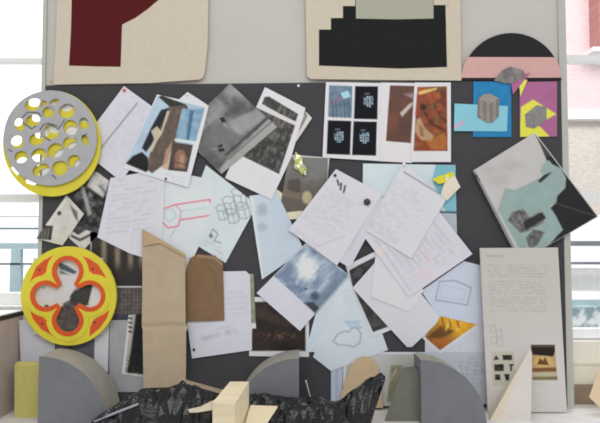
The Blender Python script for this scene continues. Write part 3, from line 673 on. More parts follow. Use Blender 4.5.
# far right
def turq(k):
    k.fill((198, 211, 217), 5, 16); k.poly([(436, 164), (456, 165), (457, 212), (446, 212), (432, 180)], (122, 178, 192), 1.3); k.poly([(432, 213), (457, 212), (457, 240), (430, 240)], (168, 176, 184), 1.2)
    k.line([(440, 212), (457, 212.5)], (40, 60, 72), 1.3)
sheet('photo_print', 'pale blue photo with turquoise right edge behind typed page', 'print', [(363, 163.5), (455.5, 165), (457, 238), (362, 236)], 1, turq, mat_=GLOSSY)
def jtick(k):
    k.fill((216, 206, 188), 4)
sheet('cream_ticket', 'cream paper tag under yellow tape at the turquoise photo', 'tag', [(444, 184), (453.5, 173), (460.5, 187), (447, 200.5), (440.5, 195)], 9, jtick)
sheet('yellow_tape', 'shiny strip of yellow tape across the cream tag', 'tape', [(432.5, 179.5), (438, 176.5), (453, 171.5), (454.5, 174.5), (445, 182.5), (439, 184)], 9.5, lambda k: k.fill((212, 202, 50), 8, 3).ell(447, 178, 1.3, 3, (240, 240, 214), 0.9, 0.5), mat_=GLOSSY)  # pale ellipse is a glint painted into the tape colour
def ae(k):
    k.fill((192, 199, 216), 4, 20); g = (104, 112, 128)
    k.line([(439.6, 281.5), (455, 280.5), (471, 287.5), (467.5, 305), (435.5, 300)], g, 0.6, 0.6, True); k.line([(442, 285), (466, 290), (463, 301), (440, 297)], g, 0.5, 0.15, True)
sheet('sketch_page', 'lilac blue page with pencil outline of a gabled house', 'drawing', [(421, 291), (464, 261), (483, 266), (484, 326), (438, 315.5)], 2, ae)
def af(k):
    k.fill((206, 207, 212), 2)
    def f(x, y):
        n = fbm(x / 5, y / 5, 81); t = np.clip((350 - y) / 30 + (x - 440) / 60, 0, 1)
        return np.stack([118 + 92 * t + 46 * (n - 0.5), 72 + 84 * t + 56 * (n - 0.5), 34 + 22 * n], -1)
    k.pic([(438, 315), (478.5, 323.5), (440, 350), (425, 337)], f)
    k.poly([(427, 337), (440, 326), (455, 331), (440, 340)], (70, 46, 30), 3, 0.7); k.line([(446, 330), (450, 319)], (236, 206, 90), 2, 0.7); k.line([(456, 331), (462, 322)], (226, 190, 70), 2, 0.7)
    for q_ in (442, 449, 457): k.line([(q_, 318 + (q_ - 440) * 0.2), (q_ + 2, 327)], (110, 66, 28), 1.2, 0.7)
    k.poly([(428, 339), (440, 350), (452, 341), (444, 337)], (172, 96, 40), 3, 0.6)
sheet('photo_print', 'golden orange interior photo, half hidden by the house sketch', 'print', [(438, 313), (482, 323), (440, 354), (421, 337)], 1.4, af, mat_=GLOSSY)
sheet('blank_page', 'plain pale lilac page below the golden orange photo', 'page', [(425, 320), (484, 318), (485, 352), (425, 352)], 1, flatc((196, 199, 210), 4))
def ag(k):
    k.fill((180, 186, 194), 5, 12); g = (118, 126, 138)
    for cx, cy in ((464, 366), (473, 362), (471, 374), (479, 370), (477, 383)):
        k.line(ell(cx, cy, 5, 4, 10, 0.3, 0.6), g, 0.6, 0.35, True); k.line([(cx - 4, cy), (cx + 4, cy + 1)], g, 0.7, 0.4)
    k.line([(462, 372), (480, 398)], g, 0.9, 0.5)
sheet('sketch_page', 'grey page with leaf shaped pencil drawing beside the text panel', 'drawing', [(417, 352), (486, 352), (488, 404), (417, 404)], 1, ag)
def ah(k):
    k.fill((186, 188, 186), 6, 12); k.put(np.clip((k.x - 382) / 18, 0, 1) * 0.6, (160, 162, 152)); k.poly([(391, 365), (403, 365), (402, 402), (387, 402)], (132, 128, 106), 1.6, 0.9, noise=22, sc=3); k.line([(387, 386), (396, 370)], (190, 190, 180), 1.2, 0.6)
    k.border([(343.5, 352), (600, 352), (600, 500), (343, 500)], (204, 206, 210), 2.0)
sheet('photo_print', 'grey green photo print behind the peach arch and black bag', 'print', [(343.5, 352), (416.5, 352), (416, 406), (342.5, 406)], 1, ah, mat_=GLOSSY)
sheet('blank_page', 'narrow lilac page hanging left of the peach arch', 'page', [(331, 353), (343, 353), (342, 406), (331, 406)], 0.7, lambda k: k.fill((178, 184, 202), 4).line([(337, 356), (336.5, 404)], (150, 158, 180), 2, 0.6))

# ------------------------------------------------------------------ pins
pin_mats = {'red': mat('red_plastic', (206, 70, 62), 0.35), 'white': mat('white_plastic', (222, 222, 222), 0.35), 'dark': mat('dark_plastic', (56, 56, 62), 0.35), 'pink': mat('pink_plastic', (200, 140, 130), 0.4)}
def pin(x, y, Y, r, kind, label, group=None):
    """drawing pin: domed head on a short neck and point"""
    bm = bmesh.new()
    prof = [(0, -0.007), (0.5, -0.0066), (0.85, -0.0052), (1.0, -0.0035), (0.9, -0.0022), (0.42, -0.0016), (0.38, 0.0), (0.12, 0.0), (0.06, 0.006), (0, 0.007)]
    n = 14; rings = []
    for rr, yy in prof:
        rings.append([bm.verts.new((rr * r * math.cos(2 * PI * i / n), yy, rr * r * math.sin(2 * PI * i / n))) for i in range(n)])
    for a, b_ in zip(rings, rings[1:]):
        for i in range(n): bm.faces.new((a[i], a[(i + 1) % n], b_[(i + 1) % n], b_[i]))
    bmesh.ops.remove_doubles(bm, verts=bm.verts, dist=1e-6)
    o = link('drawing_pin', mesh_of(bm, 'drawing_pin', True), pin_mats[kind]); o.location = P(x, y, Y)
    return tag(o, label, 'pin', group or 'drawing pins on the board')
pin(124.5, 90.5, LY(4) - 0.001, 0.0065, 'red', 'small red drawing pin holding the page with diagonal rule')
pin(298.5, 86, -0.0135, 0.006, 'white', 'small white drawing pin alone on the board near the top')
pin(367, 202, LY(8) - 0.002, 0.0135, 'dark', 'large round dark grey pin between the two typed pages')
pin(404, 164.5, LY(8) - 0.001, 0.007, 'white', 'pale pin at the top corner of the page with ruled line')
pin(166, 179, LY(3) - 0.001, 0.005, 'dark', 'tiny dark pin beside the page of typed rows')
pin(194, 349.5, LY(2) - 0.002, 0.0055, 'dark', 'dark pin at the lower left corner of the handwritten note')
pin(335, 175.5, LY(7) - 0.001, 0.006, 'dark', 'dark pin at the head of the typed page with bars')
pin(51.5, 81.5, -0.0235, 0.005, 'pink', 'pinkish pin at the bottom left corner of the maroon arch hanging')
pin(187.5, 95, LY(3) - 0.001, 0.005, 'white', 'white pin on the page corner behind blue sky photo sheet')
pin(476, 176, -0.052, 0.005, 'dark', 'small dark pin at left corner of the tilted mountain board')

# crumpled foil
def crumple(name, pts, Y, th, m, seed, amp=0.35, parent=None):
    rng = random.Random(seed); bm = bmesh.new(); bmesh.ops.create_icosphere(bm, subdivisions=3, radius=1)
    (cx, cy), rx, ry, rot = pts
    s = D0 / F
    for v in bm.verts:
        k = 1 + amp * (math.sin(v.co.x * 5 + seed) * math.cos(v.co.z * 6 - seed) + rng.uniform(-0.4, 0.4))
        a, b_ = v.co.x * rx * s * k, v.co.z * ry * s * k
        v.co = Vector((a * math.cos(rot) - b_ * math.sin(rot), v.co.y * th * k, a * math.sin(rot) + b_ * math.cos(rot)))
    o = link(name, mesh_of(bm, name), m, parent); o.location = P(cx, cy, Y); return o
M_foil, nt, b = nodes('yellow_foil')
tc = nt.nodes.new('ShaderNodeTexCoord'); nz = nt.nodes.new('ShaderNodeTexNoise'); nz.inputs['Scale'].default_value = 60
rp = nt.nodes.new('ShaderNodeValToRGB'); rp.color_ramp.elements[0].position = 0.42; rp.color_ramp.elements[1].position = 0.62
rp.color_ramp.elements[0].color = (0.50, 0.52, 0.08, 1); rp.color_ramp.elements[1].color = (0.85, 0.86, 0.82, 1)
nt.links.new(tc.outputs['Object'], nz.inputs['Vector']); nt.links.new(nz.outputs['Fac'], rp.inputs['Fac']); nt.links.new(rp.outputs['Color'], b.inputs['Base Color'])
b.inputs['Metallic'].default_value = 0.35; b.inputs['Roughness'].default_value = 0.25
o = crumple('foil_scrap', ((299.5, 164.5), 4.6, 11.5, 0.42), LY(6), 0.006, M_foil, 3); tag(o, 'crumpled yellow green foil scrap pinned on the faded grey photo', 'foil')

# ------------------------------------------------------------------ tilted mountain board on the right
aj = empty('mounted_print', P(535, 190, -0.045), 'tilted mounted print of a teal land shape, white cloud and black', 'print')
AJ = [(473.5, 170.5), (535, 132.5), (598.5, 216.5), (520, 262)]
prism('foam_board', [(AJ[0]), (AJ[1]), (AJ[2]), (AJ[3])], -0.040, 0.012, mat('white_foam_board', (210, 208, 210), 0.6, 0.02), aj)
def ajp(k):
    k.fill((184, 182, 181), 6, 14)
    k.poly([(535, 134), (540, 139), (598, 216), (520, 262), (540, 233), (548, 210), (556, 203), (557, 196), (565, 188), (566, 178), (560, 168), (548, 164), (543, 150)], (34, 35, 37), 1.2, noise=4)
    k.poly([(536, 135), (541, 139), (553, 157), (545, 156), (541, 146)], (66, 66, 66), 1.2)
    k.poly([(545, 162), (549, 160), (552, 164), (560, 168), (565, 176), (565.5, 187), (557, 196), (556, 203), (549, 206), (553, 211), (556, 216), (563, 230), (557, 236), (545, 250), (520, 250), (498, 210), (505, 188), (514, 190), (530, 183), (543, 176), (540, 170)], (142, 163, 160), 1.2, noise=7)
    k.poly([(538, 181), (544, 175), (552, 172), (546, 178), (540, 183)], (44, 46, 46), 1.0)
    k.poly([(512, 212), (523, 209), (530, 217), (538, 212), (545, 216), (543, 223), (528, 231), (520, 233), (508, 220)], (104, 102, 102), 1.3, noise=44, sc=3)
    k.poly([(523, 222), (542, 212), (546, 218), (526, 230)], (38, 38, 39), 1.2, 0.9); k.poly([(526, 238), (533, 229), (545, 232), (538, 244), (530, 250)], (96, 96, 96), 1.3, noise=40, sc=3)
    for a_, b_ in (((500, 180), 10), ((512, 165), 12), ((488, 170), 8)): k.ell(a_[0], a_[1], b_, 5, (168, 165, 165), 0.5, 1)
    k.line([(555, 203), (596, 216)], (92, 92, 92), 0.7, 0.6); k.line(AJ[1:3], (212, 212, 212), 1.4, 1.0)
    k.line([(475, 172), (520, 260)], (70, 74, 82), 1.2, 0.6)
    k.line([(476.5, 177), (479, 180)], (40, 40, 44), 1.6, 0.9)
sheet('printed_face', '', '', AJ, 0, ajp, parent=aj, Y=-0.0412, d=0.8, mat_=GLOSSY)

# ------------------------------------------------------------------ information panel
ip = empty('information_panel', P(527, 412, -0.075), 'tall white information panel with small print and a niche photo', 'panel')
IPf = [(480, 248), (558, 247.5), (567, 412.2), (488, 412.2)]
Yt, Yb = -0.058, -0.078
tilt = lambda y: Yt + (Yb - Yt) * (y - 247) / 165
bm = bmesh.new(); fr = [P(x, y, tilt(y)) for x, y in IPf]
hexa(bm, fr, [v + Vector((0, 0.010, 0)) for v in fr]); bevel(bm, 0.001, 1)
link('foam_panel', mesh_of(bm, 'foam_panel'), mat('panel_edge', (196, 180, 166), 0.6, 0.03), ip)
def ipp(k):
    k.fill((193, 188, 183), 2, 40)
    k.put(np.clip((k.y - 300) / 60, 0, 1) * 0.5, (198, 194, 192))
    def tx(y0, y1, n, x0, x1, seed, a=0.38, words=26, fw=0.9):
        s = (y0 - 255) * 0.047
        k.text((x0 + s, y0), (x1 + s, y0 + 0.3), (x0 + s + (y1 - y0) * 0.047, y1), n, (124, 120, 118), a, seed, fw, words)
    tx(253.8, 258.0, 1, 486.5, 504.5, 5, 0.7, 16, 1.0)
    tx(263.5, 278, 5, 487, 549.5, 11, 0.42); tx(280, 294.5, 5, 487, 547, 12, 0.42); tx(296, 312.5, 6, 487, 549, 13, 0.42)
    for i, (cx, cy) in enumerate(((493, 329), (499, 333), (494, 340), (500, 342))):
        k.line([(cx - 3, cy - 3), (cx + 2, cy - 4), (cx + 3, cy + 3), (cx - 2, cy + 4)], (166, 162, 160), 0.6, 0.7, True)
    k.line([(489, 346.5), (530, 347)], (186, 182, 180), 0.6, 0.5)
    k.poly([(490.5, 351.5), (514, 351), (516, 385), (493, 386)], (182, 180, 166), 1.0)
    dk = (50, 46, 44)
    k.poly([(496, 355), (499, 359.5), (493.5, 360)], dk, 0.8); k.poly([(502.5, 355), (512, 355), (512, 360), (503, 360)], dk, 0.8, noise=50, sc=1.4)
    k.poly([(494, 364.5), (503.5, 364), (504, 371), (494.5, 371)], dk, 0.8, noise=50, sc=1.4); k.poly([(508.5, 364.5), (513.5, 364), (513.5, 365.8), (511.8, 366), (512, 371), (510.2, 371), (510, 366)], dk, 0.7)
    k.poly([(495, 374.5), (500, 374.5), (500.5, 380), (495, 380)], dk, 0.8, noise=50, sc=1.4); k.poly([(504, 374), (509.5, 374), (509, 380.5), (506, 380.5)], dk, 0.8, noise=40, sc=1.4)
    q = [(531, 345), (554.5, 345), (557.5, 380), (532.5, 380)]
    k.poly(q, (176, 150, 104), 0.8, noise=12, sc=4)
    k.poly([(531, 345), (554.5, 345), (555, 351), (553, 356.5), (532, 354.5), (531.5, 350)], (40, 32, 28), 1.2)
    k.poly([(532, 345), (554, 345), (554, 347.5), (532, 347)], (92, 74, 56), 1.0, 0.8)
    k.ell(543.5, 362, 9, 5.5, (206, 172, 108), 0.8, 0.6); k.poly([(537, 364.5), (540, 358), (543, 361), (545, 357), (549, 365)], (84, 58, 34), 1.2, 0.9)
    k.poly([(532, 368), (556, 367.5), (556.5, 371.5), (532.5, 372)], (112, 74, 50), 1.0, 0.9); k.poly([(532.5, 372.5), (557, 372), (557.3, 376), (532.5, 376)], (176, 168, 148), 1.0, 0.9); k.poly([(532.5, 377), (557.3, 376.5), (557.5, 380), (532.5, 380)], (112, 104, 84), 1.0, 0.9)
    k.text((533, 382.5), (549, 382.5), (533, 386), 2, (130, 126, 124), 0.5, 9)
# printed face follows the lean of the panel
o = sheet('printed_face', '', '', IPf, 0, ipp, parent=ip, Y=-0.07, d=0.5, gain=1.01)
me = o.data; off = Vector(o.location) + Vector(ip.location)
xs = np.linspace(0, 1, 2)
for v in me.vertices:
    w = v.co + off                     # point on Y=-0.07; slide along its survey ray to the leaning face
    r = (w - camo.location); a = Vector(fr[0]); n = (Vector(fr[1]) - a).cross(Vector(fr[3]) - a).normalized()
    t = (a + Vector((0, -0.0012, 0)) - camo.location).dot(n) / r.dot(n); v.co = camo.location + r * t - off

# cream folded card wedge in front of the panel
def solid(name, front, back, m, parent=None, bev=0.0):
    """front/back: lists of (x, y, Y) survey points"""
    bm = bmesh.new(); hexa(bm, [P(*p) for p in front], [P(*p) for p in back])
    if bev: bevel(bm, bev, 2)
    return link(name, mesh_of(bm, name), m, parent)
M_creamc = mat('cream_card', (206, 195, 176), 0.85, 0.03, 30)
M_palec = mat('pale_card', (202, 196, 190), 0.85, 0.03, 30)
wg = empty('card_wedge', P(512, 421, -0.15), 'tall pointed cream card wedge standing before the information panel', 'wedge')
bm = bmesh.new()
A = P(529, 350, -0.10); B = P(531, 421.5, -0.192); Cc = P(489.5, 421, -0.188); Dd = P(489, 411.5, -0.10); A2 = P(532, 352, -0.10); A0 = P(523, 360, -0.11); E = P(500, 421.6, -0.194)
va = [bm.verts.new(v) for v in (A, A2, B, E, Cc, Dd)]
bm.faces.new((va[0], va[1], va[2], va[3])); bm.faces.new((va[0], va[3], va[4], va[5])); bm.faces.new((va[0], va[5], va[4], va[3], va[2], va[1]))
bm.faces.ensure_lookup_table(); bm.faces[1].material_index = 1
link('folded_card', mesh_of(bm, 'folded_card'), [M_palec, M_creamc], wg)
o = solid('card_offcut', [(589, 397, -0.08), (604, 355, -0.08), (640, 352, -0.08), (640, 412, -0.08), (600, 408, -0.10)], [(589.5, 396.5, -0.06), (604.5, 355, -0.06), (640, 352, -0.06), (640, 412, -0.06), (600.5, 408, -0.08)], mat('tan_cream_card', (212, 190, 160), 0.85, 0.03, 30))
tag(o, 'tan cream card offcut leaning beneath the right window', 'card')

# ------------------------------------------------------------------ standing strips
M_kraft = mat('kraft_board', (177, 160, 136), 0.85, 0.05, 25, 0.3, 60)
ks = empty('cardboard_strip', P(164, 388, -0.075), 'tall tan cardboard strip with slanted top and a crease', 'cardboard')
bm = bmesh.new()
rows = [(228.5, 254, 142, 185.3), (290, 291, 142.4, 185.3), (322, 322, 141.8, 185.5), (325.5, 326.5, 141.8, 187.8), (330, 331, 142.6, 186), (388, 387, 143.5, 185.8)]
dep = [-0.045, -0.056, -0.066, -0.062, -0.066, -0.074]
fv = []; bv = []
for (yl, yr, a, b_), dd in zip(rows, dep):
    fv.append([bm.verts.new(P(a + (b_ - a) * t, yl + (yr - yl) * t + (1.2 * math.sin(t * 7) if 318 < yl < 332 else 0), dd - 0.003 * math.sin(t * 3.1))) for t in np.linspace(0, 1, 9)])
    bv.append([bm.verts.new(v.co + Vector((0, 0.004, 0))) for v in fv[-1]])
for r in range(len(rows) - 1):
    for c in range(8):
        bm.faces.new((fv[r][c], fv[r + 1][c], fv[r + 1][c + 1], fv[r][c + 1])); bm.faces.new((bv[r][c], bv[r][c + 1], bv[r + 1][c + 1], bv[r + 1][c]))
    for c in (0, 8): bm.faces.new((fv[r][c], bv[r][c], bv[r + 1][c], fv[r + 1][c]))
for r in (0, len(rows) - 1):
    for c in range(8): bm.faces.new((fv[r][c], fv[r][c + 1], bv[r][c + 1], bv[r][c]))
link('strip', mesh_of(bm, 'strip'), M_kraft, ks)
prism('top_flap', [(142.5, 229), (184.5, 254), (185, 257), (160, 243), (143.5, 246)], -0.056, 0.001, mat('kraft_flap', (182, 158, 124), 0.85, 0.05, 25), ks)
o = sheet('brown_paper_bag', 'folded brown paper bag with ragged top edge pinned beside cardboard strip', 'bag', [(190, 258), (198, 254), (215, 255.5), (223, 263), (224.5, 320.5), (186, 321.5), (186, 270)], 4,
          lambda k: k.fill((124, 99, 75), 6, 6).put(np.clip((k.y - 262) / 60, 0, 1) * 0.35, (128, 102, 76)).line([(205, 262), (213, 272), (217, 286)], (112, 88, 64), 1.6, 0.6).line([(198, 256), (215, 258), (222, 264)], (162, 136, 106), 1.8, 0.8).line([(194, 266), (196, 316)], (124, 98, 72), 1.2, 0.4), curl=0.004)
o = solid('cardboard_offcut', [(186, 380.5, -0.10), (222, 391, -0.10), (222, 394, -0.10), (186, 384, -0.10)], [(186, 379.5, -0.06), (224, 390, -0.06), (224, 393, -0.06), (186, 383, -0.06)], M_kraft)
tag(o, 'narrow tan cardboard offcut lying behind the cream wooden block', 'cardboard')

# ------------------------------------------------------------------ discs
M_grey = mat('grey_lacquer', (166, 166, 169), 0.45, 0.04, 20)
M_yel = mat('yellow_lacquer', (212, 199, 60), 0.4, 0.04, 20)
M_redl = mat('orange_red_lacquer', (208, 84, 40), 0.4, 0.06, 20)
M_wback = mat('white_backing_card', (228, 228, 230), 0.7, 0.05, 40)
gd = empty('rose_window_disc', P(51, 196, -0.05), 'round grey pierced disc over a yellow disc with many holes', 'disc')
HS = 1.14
holes = [(33, 104.5, 7.4, 5.6), (19.5, 124.5, 5, 6), (17, 142, 6, 6), (33, 120.5, 7.5, 6), (51.5, 131.5, 7.5, 7), (37, 139, 7.5, 5.5), (67, 111, 7.5, 6.5), (48.5, 112, 6.5, 5.5), (54, 102, 5.5, 3), (70.5, 127.5, 6.5, 7),
         (84, 123.5, 4.5, 5.5), (70, 142.5, 6.5, 5.5), (85, 140, 3.2, 5), (55.5, 150.5, 7.5, 6.5), (39, 155, 7, 6), (21, 157, 6, 5.5), (60, 168, 7.5, 6.5), (74, 161, 6, 5.5), (41, 170, 8, 5.5), (43, 103.5, 4, 3)]
holes = [(a, b_, c * HS, d_ * HS) if i not in (8, 19, 7, 3) else (a, b_, c, d_) for i, (a, b_, c, d_) in enumerate(holes)]
rot = -0.35
go = ell(50.2, 138, 46.5, 47.5, 90)
cutout('grey_disc', go, [ell(a, b_, c, d_, 22, 0, rot) for a, b_, c, d_ in holes], -0.058, 0.005, M_grey, gd, 0.0008)
yo = ell(51.8, 143.5, 48.8, 52.8, 90)
slots = [[(10, 168), (13, 165.5), (20, 172.5), (17, 176)], [(25, 180), (28, 178.5), (37, 182.5), (35, 185.5), (26, 183.5)]]
def off(i): 
    a, b_, c, d_ = holes[i]; dx, dy = [(2.5, -3.5), (-2, -4), (-1, -2), (5, -4), (4, -5), (5, -6.2), (0, -6), (4, -6), (3, -4), (1.5, 5), (0, -6), (3.5, 5), (1, 2), (6, 5), (-2, 5), (1, 5.5), (-5, -3.5), (6, 3.5), (5, 3), (2, -3)][i]
    return ell(a + dx, b_ + dy, c * 0.92, d_ * 0.88, 22, 0, rot)
yh = [off(i) for i in (0, 1, 2, 3, 4, 5, 6, 7, 9, 10, 11, 13, 14, 15, 16, 17, 18)]
# keep the yellow disc's own openings apart from one another
keep = []
for h in yh:
    cx = sum(p[0] for p in h) / len(h); cy = sum(p[1] for p in h) / len(h)
    if all(math.hypot(cx - a, (cy - b_) * 1.05) > 13.6 for a, b_ in keep): keep.append((cx, cy))
yh2 = [h for h in yh if any(abs(sum(p[0] for p in h) / len(h) - a) < 1e-6 and abs(sum(p[1] for p in h) / len(h) - b_) < 1e-6 for a, b_ in keep)]
cutout('yellow_disc', yo, yh2 + slots, -0.044, 0.005, M_yel, gd, 0.0008)
cutout('white_backing', [p for p in ell(51.5, 140, 45.5, 46, 120) if p[0] > 42], [], -0.038, 0.003, M_wback, gd)
M_ink = mat('black_ink', (60, 60, 64), 0.6)
def ribbon(pl, w=0.9, Y=-0.0595):
    """thin flat strip along a bent line"""
    pl = [Vector(p) for p in pl]; L = []; Rr = []
    for i, p in enumerate(pl):
        d = (pl[min(i + 1, len(pl) - 1)] - pl[max(i - 1, 0)]).normalized(); n = Vector((-d.y, d.x)) * w / 2; L.append(p + n); Rr.append(p - n)
    bm = bmesh.new(); a = [bm.verts.new(P(v.x, v.y, Y)) for v in L]; b_ = [bm.verts.new(P(v.x, v.y, Y)) for v in Rr]
    for i in range(len(pl) - 1): bm.faces.new((a[i], a[i + 1], b_[i + 1], b_[i]))
    r = bmesh.ops.extrude_face_region(bm, geom=bm.faces[:]); bmesh.ops.translate(bm, verts=[v for v in r['geom'] if isinstance(v, bmesh.types.BMVert)], vec=(0, 0.0008, 0))
    link('zigzag_marking', mesh_of(bm, 'zigzag_marking'), M_ink, gd)
def zz(x, y): return (x / 3.68, 85 + y / 3.68)
for pl in ([(80, 122), (102, 100), (140, 102), (155, 116)], [(82, 136), (116, 162), (132, 150)], [(146, 166), (160, 146), (180, 140), (214, 164), (238, 126)], [(158, 188), (186, 206)], [(190, 330), (206, 344)], [(302, 190), (320, 180)], [(30, 236), (46, 246)]):
    ribbon([zz(*q_) for q_ in pl])

yd = empty('quatrefoil_disc', P(69, 345, -0.05), 'round yellow disc with an orange red quatrefoil and four red corners', 'disc')
QC = (67.6, 296); 
def quat(off_, n=160):
    out = []
    L = [(0, -24.5, 11.5), (-22, 0, 11.3), (22, 0, 11.3), (0, 24.5, 11.5)]
    for i in range(n):
        t = 2 * PI * i / n; c, s = math.cos(t), math.sin(t); r = 13 + off_ * 0.7
        for lx, ly, lr in L:
            lr = lr + off_; b_ = lx * c + ly * s; disc = lr * lr - (lx * lx + ly * ly - b_ * b_)
            if disc > 0 and b_ > 0: r = max(r, b_ + math.sqrt(disc))
        out.append((QC[0] + r * c, QC[1] + r * s))
    return out
# flat disc face is about 95 px wide
cutout('yellow_disc', ell(68.6, 296, 47.5, 49.3, 96), [quat(0.5)], -0.052, 0.016, M_yel, yd, 0.0012)
cutout('red_ring', quat(4.2), [quat(0.2)], -0.058, 0.006, M_redl, yd, 0.0006)
cutout('raised_yellow_ring', quat(9.5), [quat(4.4)], -0.0555, 0.0032, M_yel, yd, 0.0008)
for nm, pts in (('TL', [(53, 255.5), (44, 260), (36, 267), (30, 281.5), (36, 277.5), (43, 275), (48, 270), (51, 263)]), ('TR', [(81, 255.5), (90, 259), (98.5, 265), (106.5, 278), (100, 275), (92.5, 274), (87.5, 269), (84.5, 262)]),
                ('BL', [(30, 311), (33, 319), (41, 329), (54.5, 337), (52, 329), (48, 321), (42, 317), (36, 315)]), ('BR', [(109.5, 309.5), (107, 318), (100, 328), (89.5, 336.5), (90, 327), (93, 320), (98, 317), (104, 314)])):
    rc = prism('red_corner', pts, -0.0535, 0.0012, M_redl, yd)
    cx, cy = {'TL': (39.5, 270), 'TR': (92.5, 269), 'BL': (42, 324), 'BR': (95, 322.5)}[nm]
    prism('screw', ell(cx, cy, 1.1, 1.1, 12), -0.0545, 0.001, pin_mats['dark'], rc)
def cen(k):
    k.fill((196, 194, 195), 5, 10)
    k.poly([(70, 296), (79, 284), (90, 281), (102, 286), (92, 304), (84, 306), (76, 312), (70, 306)], (62, 64, 60), 1.5, noise=12, sc=3); k.poly([(93, 284), (104, 284), (104, 306), (88, 305)], (200, 200, 202), 1.2)
    k.poly([(56, 312), (62, 306), (70, 302), (78, 308), (82, 340), (54, 340)], (84, 80, 78), 1.5, noise=24, sc=3, seed=9)
    k.poly([(58, 262), (66, 265), (77, 272), (74, 274), (60, 269)], (62, 76, 92), 1.2, 0.9); k.poly([(60, 270), (70, 275), (60, 274)], (80, 96, 90), 1.2, 0.8); k.poly([(60, 274), (78, 276), (78, 290), (60, 290)], (202, 202, 206), 2, 0.8)
    k.ell(46.5, 306, 2.2, 1.4, (60, 60, 60), 0.9, 0.6); k.ell(44, 288, 1.5, 2, (150, 150, 150), 0.6, 0.6); k.line([(72, 300), (64, 304), (68, 308)], (50, 50, 50), 1.5, 0.8)
sheet('centre_print', '', '', [(33, 258), (103, 258), (103, 334), (33, 334)], 0, cen, parent=yd, Y=-0.040, d=0.8)

# ------------------------------------------------------------------ worktop objects
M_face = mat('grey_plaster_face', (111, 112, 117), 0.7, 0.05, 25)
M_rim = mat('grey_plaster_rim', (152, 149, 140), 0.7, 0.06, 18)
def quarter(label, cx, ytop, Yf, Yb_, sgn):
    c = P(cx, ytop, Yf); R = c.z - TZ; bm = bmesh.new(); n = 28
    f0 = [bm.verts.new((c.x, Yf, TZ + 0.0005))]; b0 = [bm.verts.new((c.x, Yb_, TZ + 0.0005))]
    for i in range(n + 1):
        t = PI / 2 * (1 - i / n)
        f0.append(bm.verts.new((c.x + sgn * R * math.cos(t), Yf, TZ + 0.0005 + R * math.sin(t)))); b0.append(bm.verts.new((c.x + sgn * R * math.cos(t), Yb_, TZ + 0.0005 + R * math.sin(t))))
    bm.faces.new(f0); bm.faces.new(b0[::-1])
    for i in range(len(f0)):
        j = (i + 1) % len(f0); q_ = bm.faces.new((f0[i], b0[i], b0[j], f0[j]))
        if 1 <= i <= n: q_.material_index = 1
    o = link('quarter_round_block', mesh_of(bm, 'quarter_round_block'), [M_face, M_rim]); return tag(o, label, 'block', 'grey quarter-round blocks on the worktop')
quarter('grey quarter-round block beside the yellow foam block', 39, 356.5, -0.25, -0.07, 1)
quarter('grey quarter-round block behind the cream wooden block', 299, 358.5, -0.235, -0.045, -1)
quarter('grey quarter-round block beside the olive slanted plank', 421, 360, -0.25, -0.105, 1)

o = solid('foam_block', [(14.5, 365, -0.14), (38.8, 365, -0.14), (38.8, 417.5, -0.14), (14.5, 417.5, -0.14)], [(17, 361.5, -0.10), (40, 361.5, -0.10), (40, 413.6, -0.10), (17, 413.6, -0.10)], mat('yellow_foam', (182, 175, 104), 0.9, 0.04, 60, 0.3, 400), None, 0.0012)
tag(o, 'upright dull yellow foam block beside grey quarter-round block', 'block')
# pale box at the left edge
lbx = empty('storage_box', P(-30, 410, -0.1), 'pale beige box with white lid and black edge at left window', 'box')
M_beige = mat('beige_box_card', (180, 166, 160), 0.7, 0.06, 12)
xb = P(22.5, 350, 0.03).x; ztop = P(20, 311, 0.03).z
bm = bmesh.new(); box(bm, xb - 0.5, xb, -0.33, 0.03, TZ + 0.0005, ztop - 0.017); bevel(bm, 0.008, 3); link('box_body', mesh_of(bm, 'box_body'), M_beige, lbx)
bm = bmesh.new(); box(bm, xb - 0.5, xb + 0.002, -0.333, 0.033, ztop - 0.0165, ztop); link('black_edge', mesh_of(bm, 'black_edge'), mat('black_edging', (34, 32, 34), 0.5), lbx)
bm = bmesh.new(); box(bm, xb - 0.5, xb - 0.002, -0.33, 0.03, ztop + 0.0003, ztop + 0.004); link('lid', mesh_of(bm, 'lid'), mat('white_lid', (226, 226, 228), 0.5), lbx)

# cream wooden block and plate
M_wood = mat('pale_wood', (212, 198, 168), 0.6, 0.07, 8, stretch=(1, 8, 8))
o = solid('wooden_block', [(212.5, 402.5, -0.47), (234.5, 404.5, -0.47), (234.5, 444.5, -0.47), (212.5, 444.5, -0.47)], [(230, 381.5, -0.37), (249, 381.5, -0.37), (249, 435.5, -0.37), (230, 435.5, -0.37)], M_wood, None, 0.0015)
tag(o, 'pale cream wooden block rising towards the board', 'block')
o = solid('wooden_plate', [(240, 444, -0.468), (253, 444, -0.468), (253, 445.2, -0.47), (240, 445.2, -0.47)], [(250.5, 405, -0.372), (277.5, 406, -0.372), (277.5, 407.5, -0.374), (250.5, 406.5, -0.374)], mat('pale_plywood', (212, 198, 168), 0.6, 0.06, 10), None, 0.0004)
tag(o, 'thin flat pale plywood plate beside the cream wooden block', 'plate')

# olive slanted plank, peach arch
o = solid('slanted_plank', [(402.5, 368, -0.19), (415, 366.5, -0.19), (418.6, 372, -0.19), (418.6, 424, -0.19), (383.5, 424, -0.19)], [(404.5, 367, -0.16), (416, 366, -0.16), (419, 371, -0.16), (419, 422, -0.16), (386, 422, -0.16)], mat('olive_grey_foam', (112, 113, 102), 0.9, 0.10, 14), None, 0.001)
tag(o, 'olive grey slanted foam plank leaning between bag and grey block', 'plank')
pa = [(338, 408), (342, 392), (347, 377), (352, 364), (357, 358.5), (363, 356.5), (369, 357), (374, 360.5), (378, 367), (381, 380), (383, 408)]
o = prism('arch_cutout', pa, -0.035, 0.006, mat('peach_board', (196, 172, 140), 0.85, 0.04, 30)); tag(o, 'peach coloured arch cutout standing behind the black bag', 'cutout')

